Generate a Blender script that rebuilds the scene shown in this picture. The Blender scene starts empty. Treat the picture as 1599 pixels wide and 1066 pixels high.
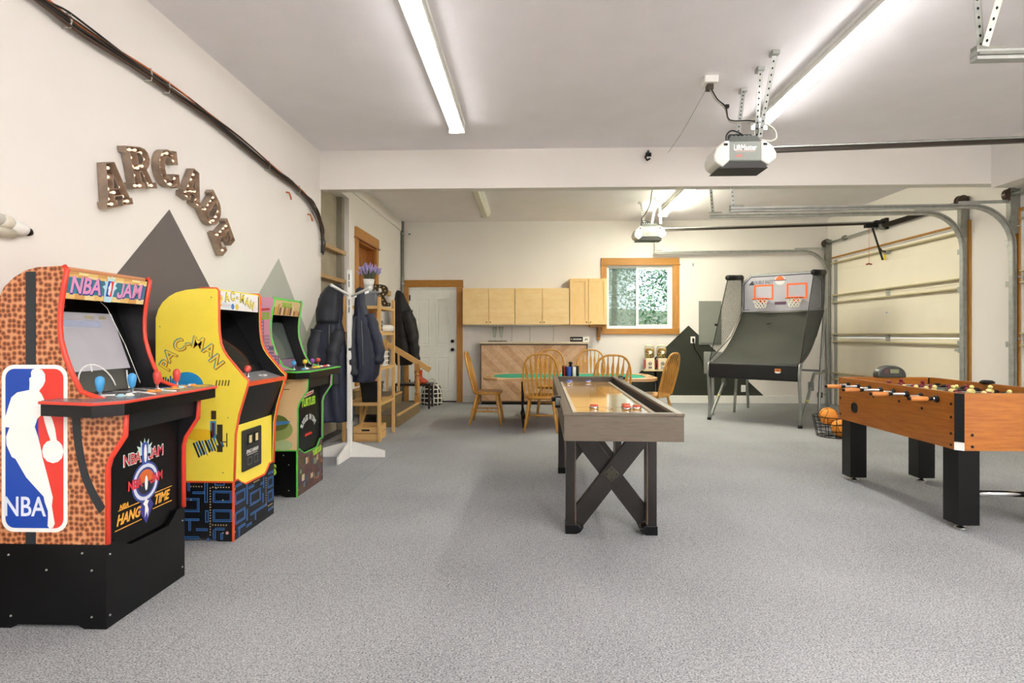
import bpy, bmesh, math, random
from mathutils import Vector, Matrix, Euler
PI = math.pi; R = math.radians
random.seed(7)
sc = bpy.context.scene
COL = sc.collection

# ------------------------------------------------------------------ camera, world, exposure
cd = bpy.data.cameras.new('camera'); cam = bpy.data.objects.new('camera', cd); COL.objects.link(cam)
cd.sensor_fit = 'HORIZONTAL'; cd.sensor_width = 36.0; cd.lens = 888 * 36 / 1599.0
cd.shift_y = -10 / 1599.0; cd.clip_start = 0.05
cam.location = (0, 0, 1.2); cam.rotation_euler = (R(90), 0, math.atan(29.5 / 888))
sc.camera = cam
w = bpy.data.worlds.new('world'); sc.world = w; w.use_nodes = True
bgn = w.node_tree.nodes['Background']
bgn.inputs[0].default_value = (0.78, 0.88, 1.0, 1); bgn.inputs[1].default_value = 0.42
sc.view_settings.view_transform = 'Standard'; sc.view_settings.look = 'None'
sc.view_settings.gamma = 1.0; sc.view_settings.use_curve_mapping = False
sc.view_settings.exposure = 2.58
LAMP_FRONT = 2.9; LAMP_DIM = 5.4; LAMP_REAR = 20.5; FILL_BACK = 36.0; FILL_NEAR = 9.0
LAMP_COL = (1.0, 0.975, 0.955); LAMP_REAR_COL = (1.0, 0.975, 0.78)

# ------------------------------------------------------------------ helpers
def hexc(h):
    h = h.lstrip('#')
    c = [int(h[i:i + 2], 16) / 255 for i in (0, 2, 4)]
    return tuple((x / 12.92 if x <= .04045 else ((x + .055) / 1.055) ** 2.4) for x in c)

def _nt(name):
    m = bpy.data.materials.new(name); m.use_nodes = True
    nt = m.node_tree; b = nt.nodes['Principled BSDF']
    return m, nt, b

def _coord(nt, scale=(1, 1, 1), kind='Object'):
    tc = nt.nodes.new('ShaderNodeTexCoord'); mp = nt.nodes.new('ShaderNodeMapping')
    mp.inputs['Scale'].default_value = scale
    nt.links.new(tc.outputs[kind], mp.inputs[0]); return mp.outputs[0]

def _noise(nt, vec, scale, detail=3, rough=.5):
    n = nt.nodes.new('ShaderNodeTexNoise'); n.inputs['Scale'].default_value = scale
    n.inputs['Detail'].default_value = detail; n.inputs['Roughness'].default_value = rough
    nt.links.new(vec, n.inputs['Vector']); return n.outputs['Fac']

def _ramp(nt, fac, stops):
    r = nt.nodes.new('ShaderNodeValToRGB'); e = r.color_ramp.elements
    while len(e) < len(stops): e.new(.5)
    for i, (p, c) in enumerate(stops):
        e[i].position = p; e[i].color = (*c, 1)
    nt.links.new(fac, r.inputs[0]); return r.outputs[0]

def _bump(nt, b, fac, strength, dist=.01):
    bp = nt.nodes.new('ShaderNodeBump'); bp.inputs['Strength'].default_value = strength
    bp.inputs['Distance'].default_value = dist
    nt.links.new(fac, bp.inputs['Height']); nt.links.new(bp.outputs[0], b.inputs['Normal'])

MATS = {}
def mat(name, col, rough=.5, metal=0, var=.05, scale=12, bump=0, bscale=200, spec=.5, emit=0, emitc=None, coat=0):
    if name in MATS: return MATS[name]
    if isinstance(col, str): col = hexc(col)
    m, nt, b = _nt(name)
    v = _coord(nt)
    f = _noise(nt, v, scale)
    lo = tuple(max(0, x * (1 - var)) for x in col); hi = tuple(min(1, x * (1 + var)) for x in col)
    c = _ramp(nt, f, [(.3, lo), (.7, hi)])
    nt.links.new(c, b.inputs['Base Color'])
    b.inputs['Roughness'].default_value = rough; b.inputs['Metallic'].default_value = metal
    b.inputs['Specular IOR Level'].default_value = spec
    b.inputs['Coat Weight'].default_value = coat
    if bump: _bump(nt, b, _noise(nt, v, bscale, 2), bump, .004)
    if emit:
        b.inputs['Emission Color'].default_value = (*(emitc or col), 1); b.inputs['Emission Strength'].default_value = emit
    MATS[name] = m; return m

def wood(name, c1, c2, grain=(2, 2, 30), rough=.45, coat=0, scale=3, c3=None):
    if name in MATS: return MATS[name]
    m, nt, b = _nt(name)
    v = _coord(nt, grain)
    f = _noise(nt, v, scale, 6, .62)
    st = [(.3, hexc(c1)), (.7, hexc(c2))]
    if c3: st = [(.25, hexc(c1)), (.5, hexc(c2)), (.78, hexc(c3))]
    nt.links.new(_ramp(nt, f, st), b.inputs['Base Color'])
    b.inputs['Roughness'].default_value = rough; b.inputs['Coat Weight'].default_value = coat
    _bump(nt, b, f, .12, .003)
    MATS[name] = m; return m

class MB:
    def __init__(s, m=None): s.v = []; s.f = []; s.m = m
    def add(s, vs, fs):
        n = len(s.v)
        s.v += [tuple(s.m @ Vector(p)) for p in vs] if s.m else [tuple(p) for p in vs]
        s.f += [tuple(i + n for i in f) for f in fs]; return s
    def box(s, x0, x1, y0, y1, z0, z1):
        return s.add([(x0, y0, z0), (x1, y0, z0), (x1, y1, z0), (x0, y1, z0), (x0, y0, z1), (x1, y0, z1), (x1, y1, z1), (x0, y1, z1)],
                     [(0, 3, 2, 1), (4, 5, 6, 7), (0, 1, 5, 4), (1, 2, 6, 5), (2, 3, 7, 6), (3, 0, 4, 7)])
    def cbox(s, c, d, rot=None):
        h = [Vector((a * d[0] / 2, b * d[1] / 2, e * d[2] / 2)) for e in (-1, 1) for a, b in ((-1, -1), (1, -1), (1, 1), (-1, 1))]
        if rot: h = [rot @ p for p in h]
        return s.add([Vector(c) + p for p in h], [(0, 3, 2, 1), (4, 5, 6, 7), (0, 1, 5, 4), (1, 2, 6, 5), (2, 3, 7, 6), (3, 0, 4, 7)])
    def bar(s, p0, p1, w, h, up=(0, 0, 1)):
        p0 = Vector(p0); p1 = Vector(p1); d = (p1 - p0).normalized(); up = Vector(up)
        if abs(d.dot(up)) > .98: up = Vector((0, 1, 0))
        a = d.cross(up).normalized() * w / 2; b = a.cross(d).normalized() * h / 2
        vs = [p + i * a + j * b for p in (p0, p1) for i, j in ((-1, -1), (1, -1), (1, 1), (-1, 1))]
        return s.add(vs, [(0, 3, 2, 1), (4, 5, 6, 7), (0, 1, 5, 4), (1, 2, 6, 5), (2, 3, 7, 6), (3, 0, 4, 7)])
    def tube(s, pts, r, n=8, cap=True, closed=False):
        pts = [Vector(p) for p in pts]; k = len(pts)
        rs = r if isinstance(r, (list, tuple)) else [r] * k
        nrm = None; rings = []
        for i, p in enumerate(pts):
            if closed: t = pts[(i + 1) % k] - pts[i - 1]
            else: t = pts[min(i + 1, k - 1)] - pts[max(i - 1, 0)]
            t = t.normalized() if t.length > 1e-9 else Vector((0, 0, 1))
            if nrm is None:
                nrm = t.cross(Vector((0, 0, 1)))
                if nrm.length < .1: nrm = t.cross(Vector((1, 0, 0)))
            nrm = (nrm - t * nrm.dot(t))
            if nrm.length < 1e-6: nrm = t.cross(Vector((.3, .7, .2)))
            nrm.normalize(); bn = t.cross(nrm)
            rings.append([p + rs[i] * (math.cos(2 * PI * (j + .5) / n) * nrm + math.sin(2 * PI * (j + .5) / n) * bn) for j in range(n)])
        return s.loft(rings, cap and not closed, closed)
    def cyl(s, p0, p1, r0, r1=None, n=16):
        return s.tube([p0, p1], [r0, r0 if r1 is None else r1], n)
    def loft(s, rings, cap=True, loop=False):
        n = len(rings[0]); k = len(rings); vs = [p for r in rings for p in r]; fs = []
        for i in range(k if loop else k - 1):
            a = i * n; b = ((i + 1) % k) * n
            for j in range(n): fs.append((a + j, a + (j + 1) % n, b + (j + 1) % n, b + j))
        if cap: fs.append(tuple(range(n))[::-1]); fs.append(tuple(range((k - 1) * n, k * n)))
        return s.add(vs, fs)
    def lathe(s, prof, o=(0, 0, 0), n=20, mtx=None):
        rings = []
        for r, z in prof:
            rg = [Vector((max(r, 1e-4) * math.cos(2 * PI * j / n), max(r, 1e-4) * math.sin(2 * PI * j / n), z)) for j in range(n)]
            if mtx: rg = [mtx @ p for p in rg]
            rings.append([Vector(o) + p for p in rg])
        return s.loft(rings)
    def sphere(s, c, r, n=12, m=8, sc3=(1, 1, 1)):
        rings = []
        for i in range(m + 1):
            a = -PI / 2 + PI * i / m
            rr = max(r * math.cos(a), r * .01)
            rings.append([Vector(c) + Vector((rr * math.cos(2 * PI * j / n) * sc3[0], rr * math.sin(2 * PI * j / n) * sc3[1], r * math.sin(a) * sc3[2])) for j in range(n)])
        return s.loft(rings)
    def prism(s, poly, fr, t):
        """poly of 2-D points in frame fr=(origin,ux,uy), extruded t along ux x uy"""
        o, ux, uy = (Vector(q) for q in fr); nn = ux.cross(uy).normalized() * t
        a = [o + ux * p[0] + uy * p[1] for p in poly]; n = len(a)
        return s.add(a + [p + nn for p in a], [tuple(range(n))[::-1], tuple(range(n, 2 * n))] + [(i, (i + 1) % n, n + (i + 1) % n, n + i) for i in range(n)])
    def flat(s, poly, fr):
        o, ux, uy = (Vector(q) for q in fr)
        return s.add([o + ux * p[0] + uy * p[1] for p in poly], [tuple(range(len(poly)))])
    def build(s, name, m, parent=None, smooth=False, bevel=0, auto=False):
        me = bpy.data.meshes.new(name); me.from_pydata([tuple(p) for p in s.v], [], s.f)
        bm = bmesh.new(); bm.from_mesh(me)
        bmesh.ops.recalc_face_normals(bm, faces=bm.faces); bm.to_mesh(me); bm.free()
        if m: me.materials.append(m)
        if smooth: me.shade_smooth()
        o = bpy.data.objects.new(name, me); COL.objects.link(o)
        if parent: o.parent = parent
        if bevel:
            bv = o.modifiers.new('bevel', 'BEVEL'); bv.width = bevel; bv.segments = 2; bv.limit_method = 'ANGLE'; bv.angle_limit = R(40)
        if auto and smooth:
            me.set_sharp_from_angle(angle=R(40))
        return o

def tag(o, label=None, cat=None, group=None, kind=None):
    if label: o['label'] = label
    if cat: o['category'] = cat
    if group: o['group'] = group
    if kind: o['kind'] = kind
    return o

def thing(name, label, cat, loc=(0, 0, 0), rz=0, group=None):
    o = bpy.data.objects.new(name, None); COL.objects.link(o); o.empty_display_size = .1
    o.location = loc; o.rotation_euler = (0, 0, rz)
    return tag(o, label, cat, group)

def dup(root, loc=None, rz=None, label=None):
    def cp(o, par):
        c = o.copy(); COL.objects.link(c); c.parent = par
        for ch in kids.get(o.name, ()): cp(ch, c)
        return c
    kids = {}
    for o in bpy.data.objects:
        if o.parent: kids.setdefault(o.parent.name, []).append(o)
    r = cp(root, None)
    if loc is not None: r.location = loc
    if rz is not None: r.rotation_euler = (0, 0, rz)
    if label: r['label'] = label
    return r

def frame_mtx(o, ux, uy):
    ux = Vector(ux).normalized(); uy = Vector(uy).normalized(); uz = ux.cross(uy)
    return Matrix(((ux.x, uy.x, uz.x, o[0]), (ux.y, uy.y, uz.y, o[1]), (ux.z, uy.z, uz.z, o[2]), (0, 0, 0, 1)))

FRONT = ((0, 1, 0), (0, 0, 1))     # reading frame of a face that looks toward +x
NEAR = ((1, 0, 0), (0, 0, 1))      # reading frame of a face that looks toward -y

def curve_mesh(splines=None, text=None, size=1, bold=0, extrude=.0005, sx=1.0, spacing=1.0):
    if text is not None:
        cu = bpy.data.curves.new('t', 'FONT'); cu.body = text; cu.size = size; cu.offset = bold
        cu.align_x = 'CENTER'; cu.align_y = 'CENTER'; cu.space_character = spacing; cu.resolution_u = 3
    else:
        cu = bpy.data.curves.new('t', 'CURVE'); cu.dimensions = '2D'
        for pts in splines:
            sp = cu.splines.new('POLY'); sp.points.add(len(pts) - 1); sp.use_cyclic_u = True
            for p, q in zip(sp.points, pts): p.co = (q[0], q[1], 0, 1)
        cu.fill_mode = 'BOTH'
    cu.extrude = extrude
    o = bpy.data.objects.new('t', cu)
    me = o.to_mesh()
    vs = [Vector((v.co.x * sx, v.co.y, v.co.z)) for v in me.vertices]; fs = [tuple(p.vertices) for p in me.polygons]
    o.to_mesh_clear(); bpy.data.objects.remove(o); bpy.data.curves.remove(cu)
    return vs, fs

def text(parent, name, s, o, fr, size, m, sx=1.0, bold=0, rot=0, shear=0, spacing=1.0, ext=.0008):
    vs, fs = curve_mesh(text=s, size=size, bold=bold, sx=sx, spacing=spacing, extrude=ext)
    if shear: vs = [Vector((p.x + shear * p.y, p.y, p.z)) for p in vs]
    if rot: vs = [Matrix.Rotation(rot, 3, 'Z') @ p for p in vs]
    mb = MB(frame_mtx(o, *fr)); mb.add(vs, fs)
    return mb.build(name, m, parent)

J_SHAPE = [(.50, .70), (.50, .20), (.46, .08), (.37, 0), (.22, -.02), (.08, .02), (0, .12), (.0, .24), (.15, .24), (.17, .16), (.24, .12), (.31, .15), (.34, .23), (.34, .70)]
def jam(parent, o, fr, size, m, sx, bold, ext=.0003):
    """the word JAM with a J that stands on the line"""
    vs, fs = curve_mesh(text='AM', size=size, bold=bold, sx=sx, extrude=ext, spacing=1.06)
    mb = MB(frame_mtx(o, *fr)); x0 = min(v.x for v in vs); x1 = max(v.x for v in vs); w_ = .36 * size * sx; dx = (w_ + .02 * size) / 2
    mb.add([Vector((v.x + dx, v.y, v.z)) for v in vs], fs); parts_ = [mb.build('lettering', m, parent)]
    g = bold * 1.0; q = MB(frame_mtx(o, *fr))
    cx = .25; pts = [((p[0] - cx), p[1] - .35) for p in J_SHAPE]
    js, jf = curve_mesh(splines=[[(p[0] * size * sx * .8 + math.copysign(g * .6, p[0]), p[1] * size + (g if p[1] > .2 else -g * .5 if p[1] < -.2 else 0)) for p in pts]], extrude=ext)
    q.add([Vector((v.x + x0 + dx - w_ / 2 - .02 * size, v.y, v.z)) for v in js], jf); q.build('lettering', m, parent)

def arc_text(parent, name, s, o, fr, size, m, rad, a0, a1, sx=1.0, bold=0, ry=1.0):
    """letters set along an arc about o"""
    mb = MB(frame_mtx(o, *fr)); n = len(s)
    for i, ch in enumerate(s):
        if ch == ' ': continue
        a = a0 + (a1 - a0) * i / max(1, n - 1)
        vs, fs = curve_mesh(text=ch, size=size, bold=bold, sx=sx, extrude=.0008)
        mt = Matrix.Translation((rad * math.cos(a), rad * ry * math.sin(a), 0)) @ Matrix.Rotation(a - PI / 2, 4, 'Z')
        mb.add([mt @ p for p in vs], fs)
    return mb.build(name, m, parent)

def decal(parent, name, poly, o, fr, m, t=.001):
    mb = MB(frame_mtx(o, *fr)); mb.prism(poly, ((0, 0, 0), (1, 0, 0), (0, 1, 0)), t)
    return mb.build(name, m, parent)

def rect(x0, x1, y0, y1): return [(x0, y0), (x1, y0), (x1, y1), (x0, y1)]
def rrect(x0, x1, y0, y1, r, n=5):
    out = []
    for cx, cy, a in ((x1 - r, y0 + r, -PI / 2), (x1 - r, y1 - r, 0), (x0 + r, y1 - r, PI / 2), (x0 + r, y0 + r, PI)):
        out += [(cx + r * math.cos(a + PI / 2 * i / n), cy + r * math.sin(a + PI / 2 * i / n)) for i in range(n + 1)]
    return out
def ell(cx, cy, rx, ry, n=20, a0=0, a1=2 * PI):
    full = abs(a1 - a0 - 2 * PI) < 1e-6
    return [(cx + rx * math.cos(a0 + (a1 - a0) * i / (n if full else n - 1)), cy + ry * math.sin(a0 + (a1 - a0) * i / (n if full else n - 1))) for i in range(n)]
def smooth_pts(pts, sub=4):
    P = [Vector(p) for p in pts]; out = []
    for i in range(len(P) - 1):
        p0 = P[max(i - 1, 0)]; p1 = P[i]; p2 = P[i + 1]; p3 = P[min(i + 2, len(P) - 1)]
        for k in range(sub):
            t = k / sub
            out.append(.5 * ((2 * p1) + (p2 - p0) * t + (2 * p0 - 5 * p1 + 4 * p2 - p3) * t * t + (3 * p1 - p0 - 3 * p2 + p3) * t ** 3))
    out.append(P[-1]); return out

# ------------------------------------------------------------------ materials
M_WALL = mat('wall_paint', '#e9e4de', .85, var=.015, scale=2, bump=.05, bscale=160)
M_CEIL = mat('ceiling_paint', '#f4f0f3', .9, var=.02, scale=3, bump=.35, bscale=120)
M_MTN_D = mat('dark_grey_paint', '#69625f', .8, var=.03, scale=3)
M_MTN_L = mat('pale_green_paint', '#b2b6aa', .8, var=.03, scale=3)
M_MTN_B = mat('black_green_paint', '#2e3127', .75, var=.04, scale=3)
M_TRIM = wood('honey_trim', '#a8702a', '#c8914a', (30, 30, 2), .5)
M_TRIMH = wood('honey_trim_flat', '#a06a1e', '#b98232', (2, 30, 30), .5)
M_WHITE = mat('white_paint', '#e9e8e2', .45, var=.02)
M_BLACK = mat('black_gloss', '#070708', .32, var=.1, spec=.32)
M_BLKM = mat('black_matte', '#0e0e10', .6, var=.1, spec=.3)
M_STEEL = mat('galvanized_steel', '#b2b4b0', .42, .55, var=.12, scale=18)
M_STEELD = mat('dull_steel', '#8c8c84', .5, .5, var=.12, scale=18)
M_CHROME = mat('chrome', '#d0d0d0', .18, 1, var=.02)
M_GREY = mat('grey_plastic', '#6a6e6a', .5)
M_HOLE = mat('hole_black', '#0a0a0a', .9, var=0)

def carpet():
    m, nt, b = _nt('heather_carpet')
    v = _coord(nt, (1, 1.7, 1))
    f1 = _noise(nt, v, 125, 3, .8); f2 = _noise(nt, _coord(nt, (.6, 1.3, 1)), 45, 3, .7); f3 = _noise(nt, _coord(nt), 1.1, 2)
    a = nt.nodes.new('ShaderNodeMath'); a.operation = 'MULTIPLY_ADD'; a.inputs[1].default_value = .16
    nt.links.new(f2, a.inputs[0]); nt.links.new(f1, a.inputs[2])
    a2 = nt.nodes.new('ShaderNodeMath'); a2.operation = 'MULTIPLY_ADD'; a2.inputs[1].default_value = .10
    nt.links.new(f3, a2.inputs[0]); nt.links.new(a.outputs[0], a2.inputs[2])
    c = _ramp(nt, a2.outputs[0], [(.45, hexc('#484a4f')), (.585, hexc('#8b8d90')), (.71, hexc('#c4c6c8'))])
    nt.links.new(c, b.inputs['Base Color']); b.inputs['Roughness'].default_value = .95
    b.inputs['Specular IOR Level'].default_value = .1
    _bump(nt, b, f1, .5, .01)
    return m
M_CARPET = carpet()

def glass_mat(name, tint=(.95, .98, .96), refl=.10, grey=0):
    m = bpy.data.materials.new(name); m.use_nodes = True; nt = m.node_tree; nt.nodes.clear()
    out = nt.nodes.new('ShaderNodeOutputMaterial'); tr = nt.nodes.new('ShaderNodeBsdfTransparent'); gl = nt.nodes.new('ShaderNodeBsdfGlossy')
    tr.inputs[0].default_value = (*tint, 1); gl.inputs['Roughness'].default_value = .03
    mx = nt.nodes.new('ShaderNodeMixShader'); fr = nt.nodes.new('ShaderNodeLayerWeight'); fr.inputs[0].default_value = .2
    nt.links.new(fr.outputs['Facing'], mx.inputs[0]); nt.links.new(tr.outputs[0], mx.inputs[1]); nt.links.new(gl.outputs[0], mx.inputs[2])
    last = mx
    if grey:
        df = nt.nodes.new('ShaderNodeBsdfDiffuse'); df.inputs[0].default_value = (.42, .46, .44, 1)
        m2 = nt.nodes.new('ShaderNodeMixShader'); m2.inputs[0].default_value = grey
        nt.links.new(mx.outputs[0], m2.inputs[1]); nt.links.new(df.outputs[0], m2.inputs[2]); last = m2
    nt.links.new(last.outputs[0], out.inputs[0]); return m
M_GLASS = glass_mat('clear_glass'); M_SCREEN_MESH = glass_mat('insect_mesh', grey=.38)

# ------------------------------------------------------------------ the setting
XL, XR, YB, YF, ZC = -2.33, 5.2, 10.15, -4.7, 3.23
def struct(o): o['kind'] = 'structure'; return o
fl = struct(MB().box(XL - .2, XR + .2, YF - .2, YB + .2, -.12, -.006).build('floor', mat('underlay_grey', '#55565a', .9)))
xe = [XL, -1.39, XR]; ye = [YF, 2.82, 6.45, YB]
for i in range(2):
    for j in range(3):
        g = .0014
        MB().box(xe[i] + g, xe[i + 1] - g, ye[j] + g, ye[j + 1] - g, -.006, 0).build('carpet_piece', M_CARPET, fl)
struct(MB().box(XL - .2, XR + .2, YF - .2, YB + .2, ZC, ZC + .15).build('ceiling', M_CEIL))

# left wall: solid, an open stud bay, then solid with a doorway
D2Y0, D2Y1, D2Z0, D2Z1 = 7.56, 8.44, .52, 2.49
wl = MB(); wl.box(XL - .25, XL, YF, 6.24, 0, ZC).box(XL - .25, XL, 7.22, D2Y0, 0, ZC).box(XL - .25, XL, D2Y1, YB, 0, ZC)
wl.box(XL - .25, XL, D2Y0, D2Y1, D2Z1, ZC).box(XL - .25, XL, D2Y0, D2Y1, 0, D2Z0)
wl.box(XL - .25, XL, 6.24, 7.22, 2.95, ZC)
wall_left = struct(wl.build('wall_left', M_WALL))
M_BARE = mat('bare_drywall', '#a39a86', .9, var=.12, scale=4)
MB().box(XL - .25, XL - .13, 6.24, 7.22, 0, 2.95).build('bare_drywall', M_BARE, wall_left)
M_STUD = wood('stud_lumber', '#a58458', '#c4a274', (30, 3, 30), .7)
for z in (.55, 1.28, 1.86, 2.22): MB().box(XL - .129, XL - .04, 6.245, 7.215, z, z + .045).build('blocking', M_STUD, wall_left)
for y in (6.27, 7.12): MB().box(XL - .129, XL - .06, y, y + .09, 0, 2.95).build('stud', mat('grey_stud', '#8b8474', .8), wall_left)
MB().box(XL, XL + .025, 7.22, YB, 3.06, ZC - .002).build('ledge_band', M_WALL, wall_left)
MB().flat([(1.58, 0), (5.6, 0), (3.589, 2.01)], ((XL + .002, 0, 0), (0, 1, 0), (0, 0, 1))).build('painted_mountain', M_MTN_D, wall_left)['label'] = 'dark grey painted mountain'
MB().flat([(3.1, 0), (6.239, 0), (6.239, .83), (5.18, 1.91)], ((XL + .001, 0, 0), (0, 1, 0), (0, 0, 1))).build('painted_mountain', M_MTN_L, wall_left)['label'] = 'pale green painted mountain'
MB().flat([(4.62, 0), (6.239, 0), (6.239, 1.63), (5.841, 1.23)], ((XL + .0015, 0, 0), (0, 1, 0), (0, 0, 1))).build('painted_mountain', mat('pale_green_paint_b', '#a8ada2', .8, var=.03), wall_left)['label'] = 'second pale green painted mountain'

# back wall with door and window
DX0, DX1, DZ = -2.19, -1.33, 2.06
WX0, WX1, WZ0, WZ1 = 1.345, 2.50, 1.315, 2.44
wb = MB(); wb.box(XL - .2, DX0, YB, YB + .2, 0, ZC).box(DX0, DX1, YB, YB + .2, DZ, ZC).box(DX1, WX0, YB, YB + .2, 0, ZC)
wb.box(WX0, WX1, YB, YB + .2, 0, WZ0).box(WX0, WX1, YB, YB + .2, WZ1, ZC).box(WX1, XR + .2, YB, YB + .2, 0, ZC)
wall_back = struct(wb.build('wall_back', M_WALL))
MB().flat([(1.5, .13), (4.1, .13), (2.783, 1.37)], ((0, YB - .002, 0), (1, 0, 0), (0, 0, 1))).build('painted_mountain', M_MTN_B, wall_back)['label'] = 'blackish green painted mountain'  # cream deepened to imitate the shade under each strut
struct(MB().box(-1.19, XR - .01, YB - .018, YB, 0, .135).build('baseboard_back', M_WHITE, bevel=.004))
# right wall with the two garage door openings
G1 = (7.0, 9.99); G2 = (2.9, 6.2); GZ = 2.50
wr_ = MB(); wr_.box(XR, XR + .2, YF, G2[0], 0, ZC).box(XR, XR + .2, G2[1], G1[0], 0, ZC).box(XR, XR + .2, G1[1], YB, 0, ZC)
wr_.box(XR, XR + .2, G2[0], G2[1], GZ, ZC).box(XR, XR + .2, G1[0], G1[1], GZ, ZC)
struct(wr_.build('wall_right', M_WALL))
struct(MB().box(XL - .2, XR + .2, YF - .2, YF, 0, ZC).build('wall_front', M_WALL))
struct(MB().box(XL, XR, 6.2, 6.34, 2.805, ZC).build('beam', M_WALL))
struct(MB().box(4.88, XR, 2.0, 6.2, 2.76, ZC).build('bulkhead', M_WALL))
M_JAMB = wood('jamb_wood', '#9a6a24', '#c08a3c', (30, 30, 2), .5)
for n, b_ in enumerate(((XR - .02, XR, 6.89, 6.985, 0, 2.56), (XR - .02, XR, 7.0, 9.985, 2.515, 2.54), (XR - .02, XR, 6.215, 6.30, 0, 2.55), (XR - .02, XR, 2.9, 6.2, 2.515, 2.55))):
    struct(MB().box(*b_).build('trim_%d' % (n + 1), M_JAMB))

# door 1: white steel door in the back wall
d1 = thing('door_1', 'white six-panel steel door with wood casing in the back wall', 'door', (DX0, YB, 0)); d1['kind'] = 'structure'
M_DOOR = mat('door_white', '#f0f2ea', .4, var=.015)
DW = DX1 - DX0
MB().box(.012, DW - .012, .03, .075, .02, DZ - .01).build('door_slab', M_DOOR, d1)
def raised(x0, x1, z0, z1, y=.03):
    mb = MB(); t = .022
    for a in ((x0, x1, z0, z0 + t), (x0, x1, z1 - t, z1), (x0, x0 + t, z0, z1), (x1 - t, x1, z0, z1)):
        mb.box(a[0], a[1], y - .009, y, a[2], a[3])
    mb.box(x0 + .05, x1 - .05, y - .007, y, z0 + .05, z1 - .05); return mb
for x0, x1 in ((.13, .38), (.48, .73)):
    for z0, z1 in ((.2, .82), (1.0, 1.86)):
        raised(x0, x1, z0, z1).build('door_panel', M_DOOR, d1, bevel=.004)
for z in (1.09, .94):
    k = MB(); k.lathe([(.03, 0), (.03, .012), (.012, .014), (.012, .035), (.028, .042), (.03, .06), (.02, .072)], (0, 0, 0), 16, Matrix.Rotation(R(90), 3, 'X'))
    o = k.build('door_knob', M_BLACK, d1, True); o.location = (DW - .075, .03, z)
for z in (.3, 1.1, 1.82): MB().box(.0, .02, .012, .032, z, z + .1).build('hinge', M_BLKM, d1)
MB().box(-.13, .0, -.025, .0, 0, DZ).build('casing', M_TRIM, d1, bevel=.003)
MB().box(DW, DW + .11, -.025, .0, 0, DZ).build('casing', M_TRIM, d1, bevel=.003)
MB().box(-.13, DW + .12, -.03, .0, DZ, DZ + .125).build('casing_head', M_TRIMH, d1, bevel=.003)
MB().box(0, DW, .0, .1, -.001, .02).build('threshold', M_BLKM, d1)
MB().box(-.14, DW + .13, -.036, 0, DZ - .004, DZ + .012).build('casing_bead', M_TRIMH, d1)

# door 2: wood framed door up the steps in the left wall
d2 = thing('door_2', 'brown wooden door with honey casing above the carpeted steps', 'door', (XL, D2Y0, D2Z0)); d2['kind'] = 'structure'
M_DOOR2 = wood('brown_door', '#8a4c1a', '#b0702c', (30, 30, 2), .4)
H2 = D2Z1 - D2Z0; W2 = D2Y1 - D2Y0
MB().box(-.15, -.11, .03, W2 - .03, 0, H2 - .03).build('door_slab', M_DOOR2, d2)
for y0, y1 in ((.12, .40), (.48, .76)):
    for z0, z1 in ((.15, .85), (1.0, 1.8)): MB().box(-.11, -.1, y0, y1, z0, z1).build('door_panel', M_DOOR2, d2, bevel=.004)
MB().box(-.2, 0, 0, .03, 0, H2).box(-.2, 0, W2 - .03, W2, 0, H2).box(-.2, 0, 0, W2, H2 - .03, H2).build('jamb', M_DOOR2, d2)
MB().box(0, .025, -.11, 0, 0, H2).build('casing', M_TRIM, d2, bevel=.003)
MB().box(0, .025, W2, W2 + .11, 0, H2).build('casing', M_TRIM, d2, bevel=.003)
MB().box(0, .03, -.12, W2 + .12, H2, H2 + .15).build('casing_head', wood('honey_trim_y', '#a8702a', '#c08a3c', (30, 2, 30), .5), d2, bevel=.003)
MB().box(0, .045, -.14, W2 + .14, H2 - .005, H2 + .012).build('casing_bead', M_DOOR2, d2)

# window 1
w1 = thing('window_1', 'two-pane sliding window with honey wood casing looking on trees', 'window', (WX0, YB, WZ0)); w1['kind'] = 'structure'
WW = WX1 - WX0; WH = WZ1 - WZ0
M_VINYL = mat('white_vinyl', '#eeeee9', .35, var=.01)
MB().box(-.10, 0, -.028, 0, -.0, WH).build('casing', M_TRIM, w1, bevel=.003)
MB().box(WW, WW + .12, -.028, 0, -.0, WH).build('casing', M_TRIM, w1, bevel=.003)
MB().box(-.10, WW + .12, -.032, 0, WH, WH + .125).build('casing_head', M_TRIMH, w1, bevel=.003)
MB().box(-.11, WW + .135, -.04, 0, WH - .004, WH + .012).build('casing_bead', M_TRIMH, w1)
MB().box(-.09, WW + .12, -.04, 0, -.1, 0).build('window_sill', M_TRIMH, w1, bevel=.003)
fr = MB(); t = .03
fr.box(0, WW, .03, .11, 0, t).box(0, WW, .03, .11, WH - t, WH).box(0, t, .03, .11, t, WH - t).box(WW - t, WW, .03, .11, t, WH - t).build('window_frame', M_VINYL, w1)
def sash(x0, x1, y, s):
    m = MB(); m.box(x0, x1, y, y + .03, t, t + s).box(x0, x1, y, y + .03, WH - t - s, WH - t).box(x0, x0 + s, y, y + .03, t + s, WH - t - s).box(x1 - s, x1, y, y + .03, t + s, WH - t - s)
    o = m.build('sash', M_VINYL, w1)
    MB().box(x0 + s, x1 - s, y + .012, y + .016, t + s, WH - t - s).build('pane', M_GLASS, o); return o
sash(t, WW / 2 - .02, .075, .018); sash(WW / 2 - .05, WW - t, .04, .045)
MB().box(t + .012, WW / 2 - .03, .108, .109, t, WH - t).build('insect_screen', M_SCREEN_MESH, w1)

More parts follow.
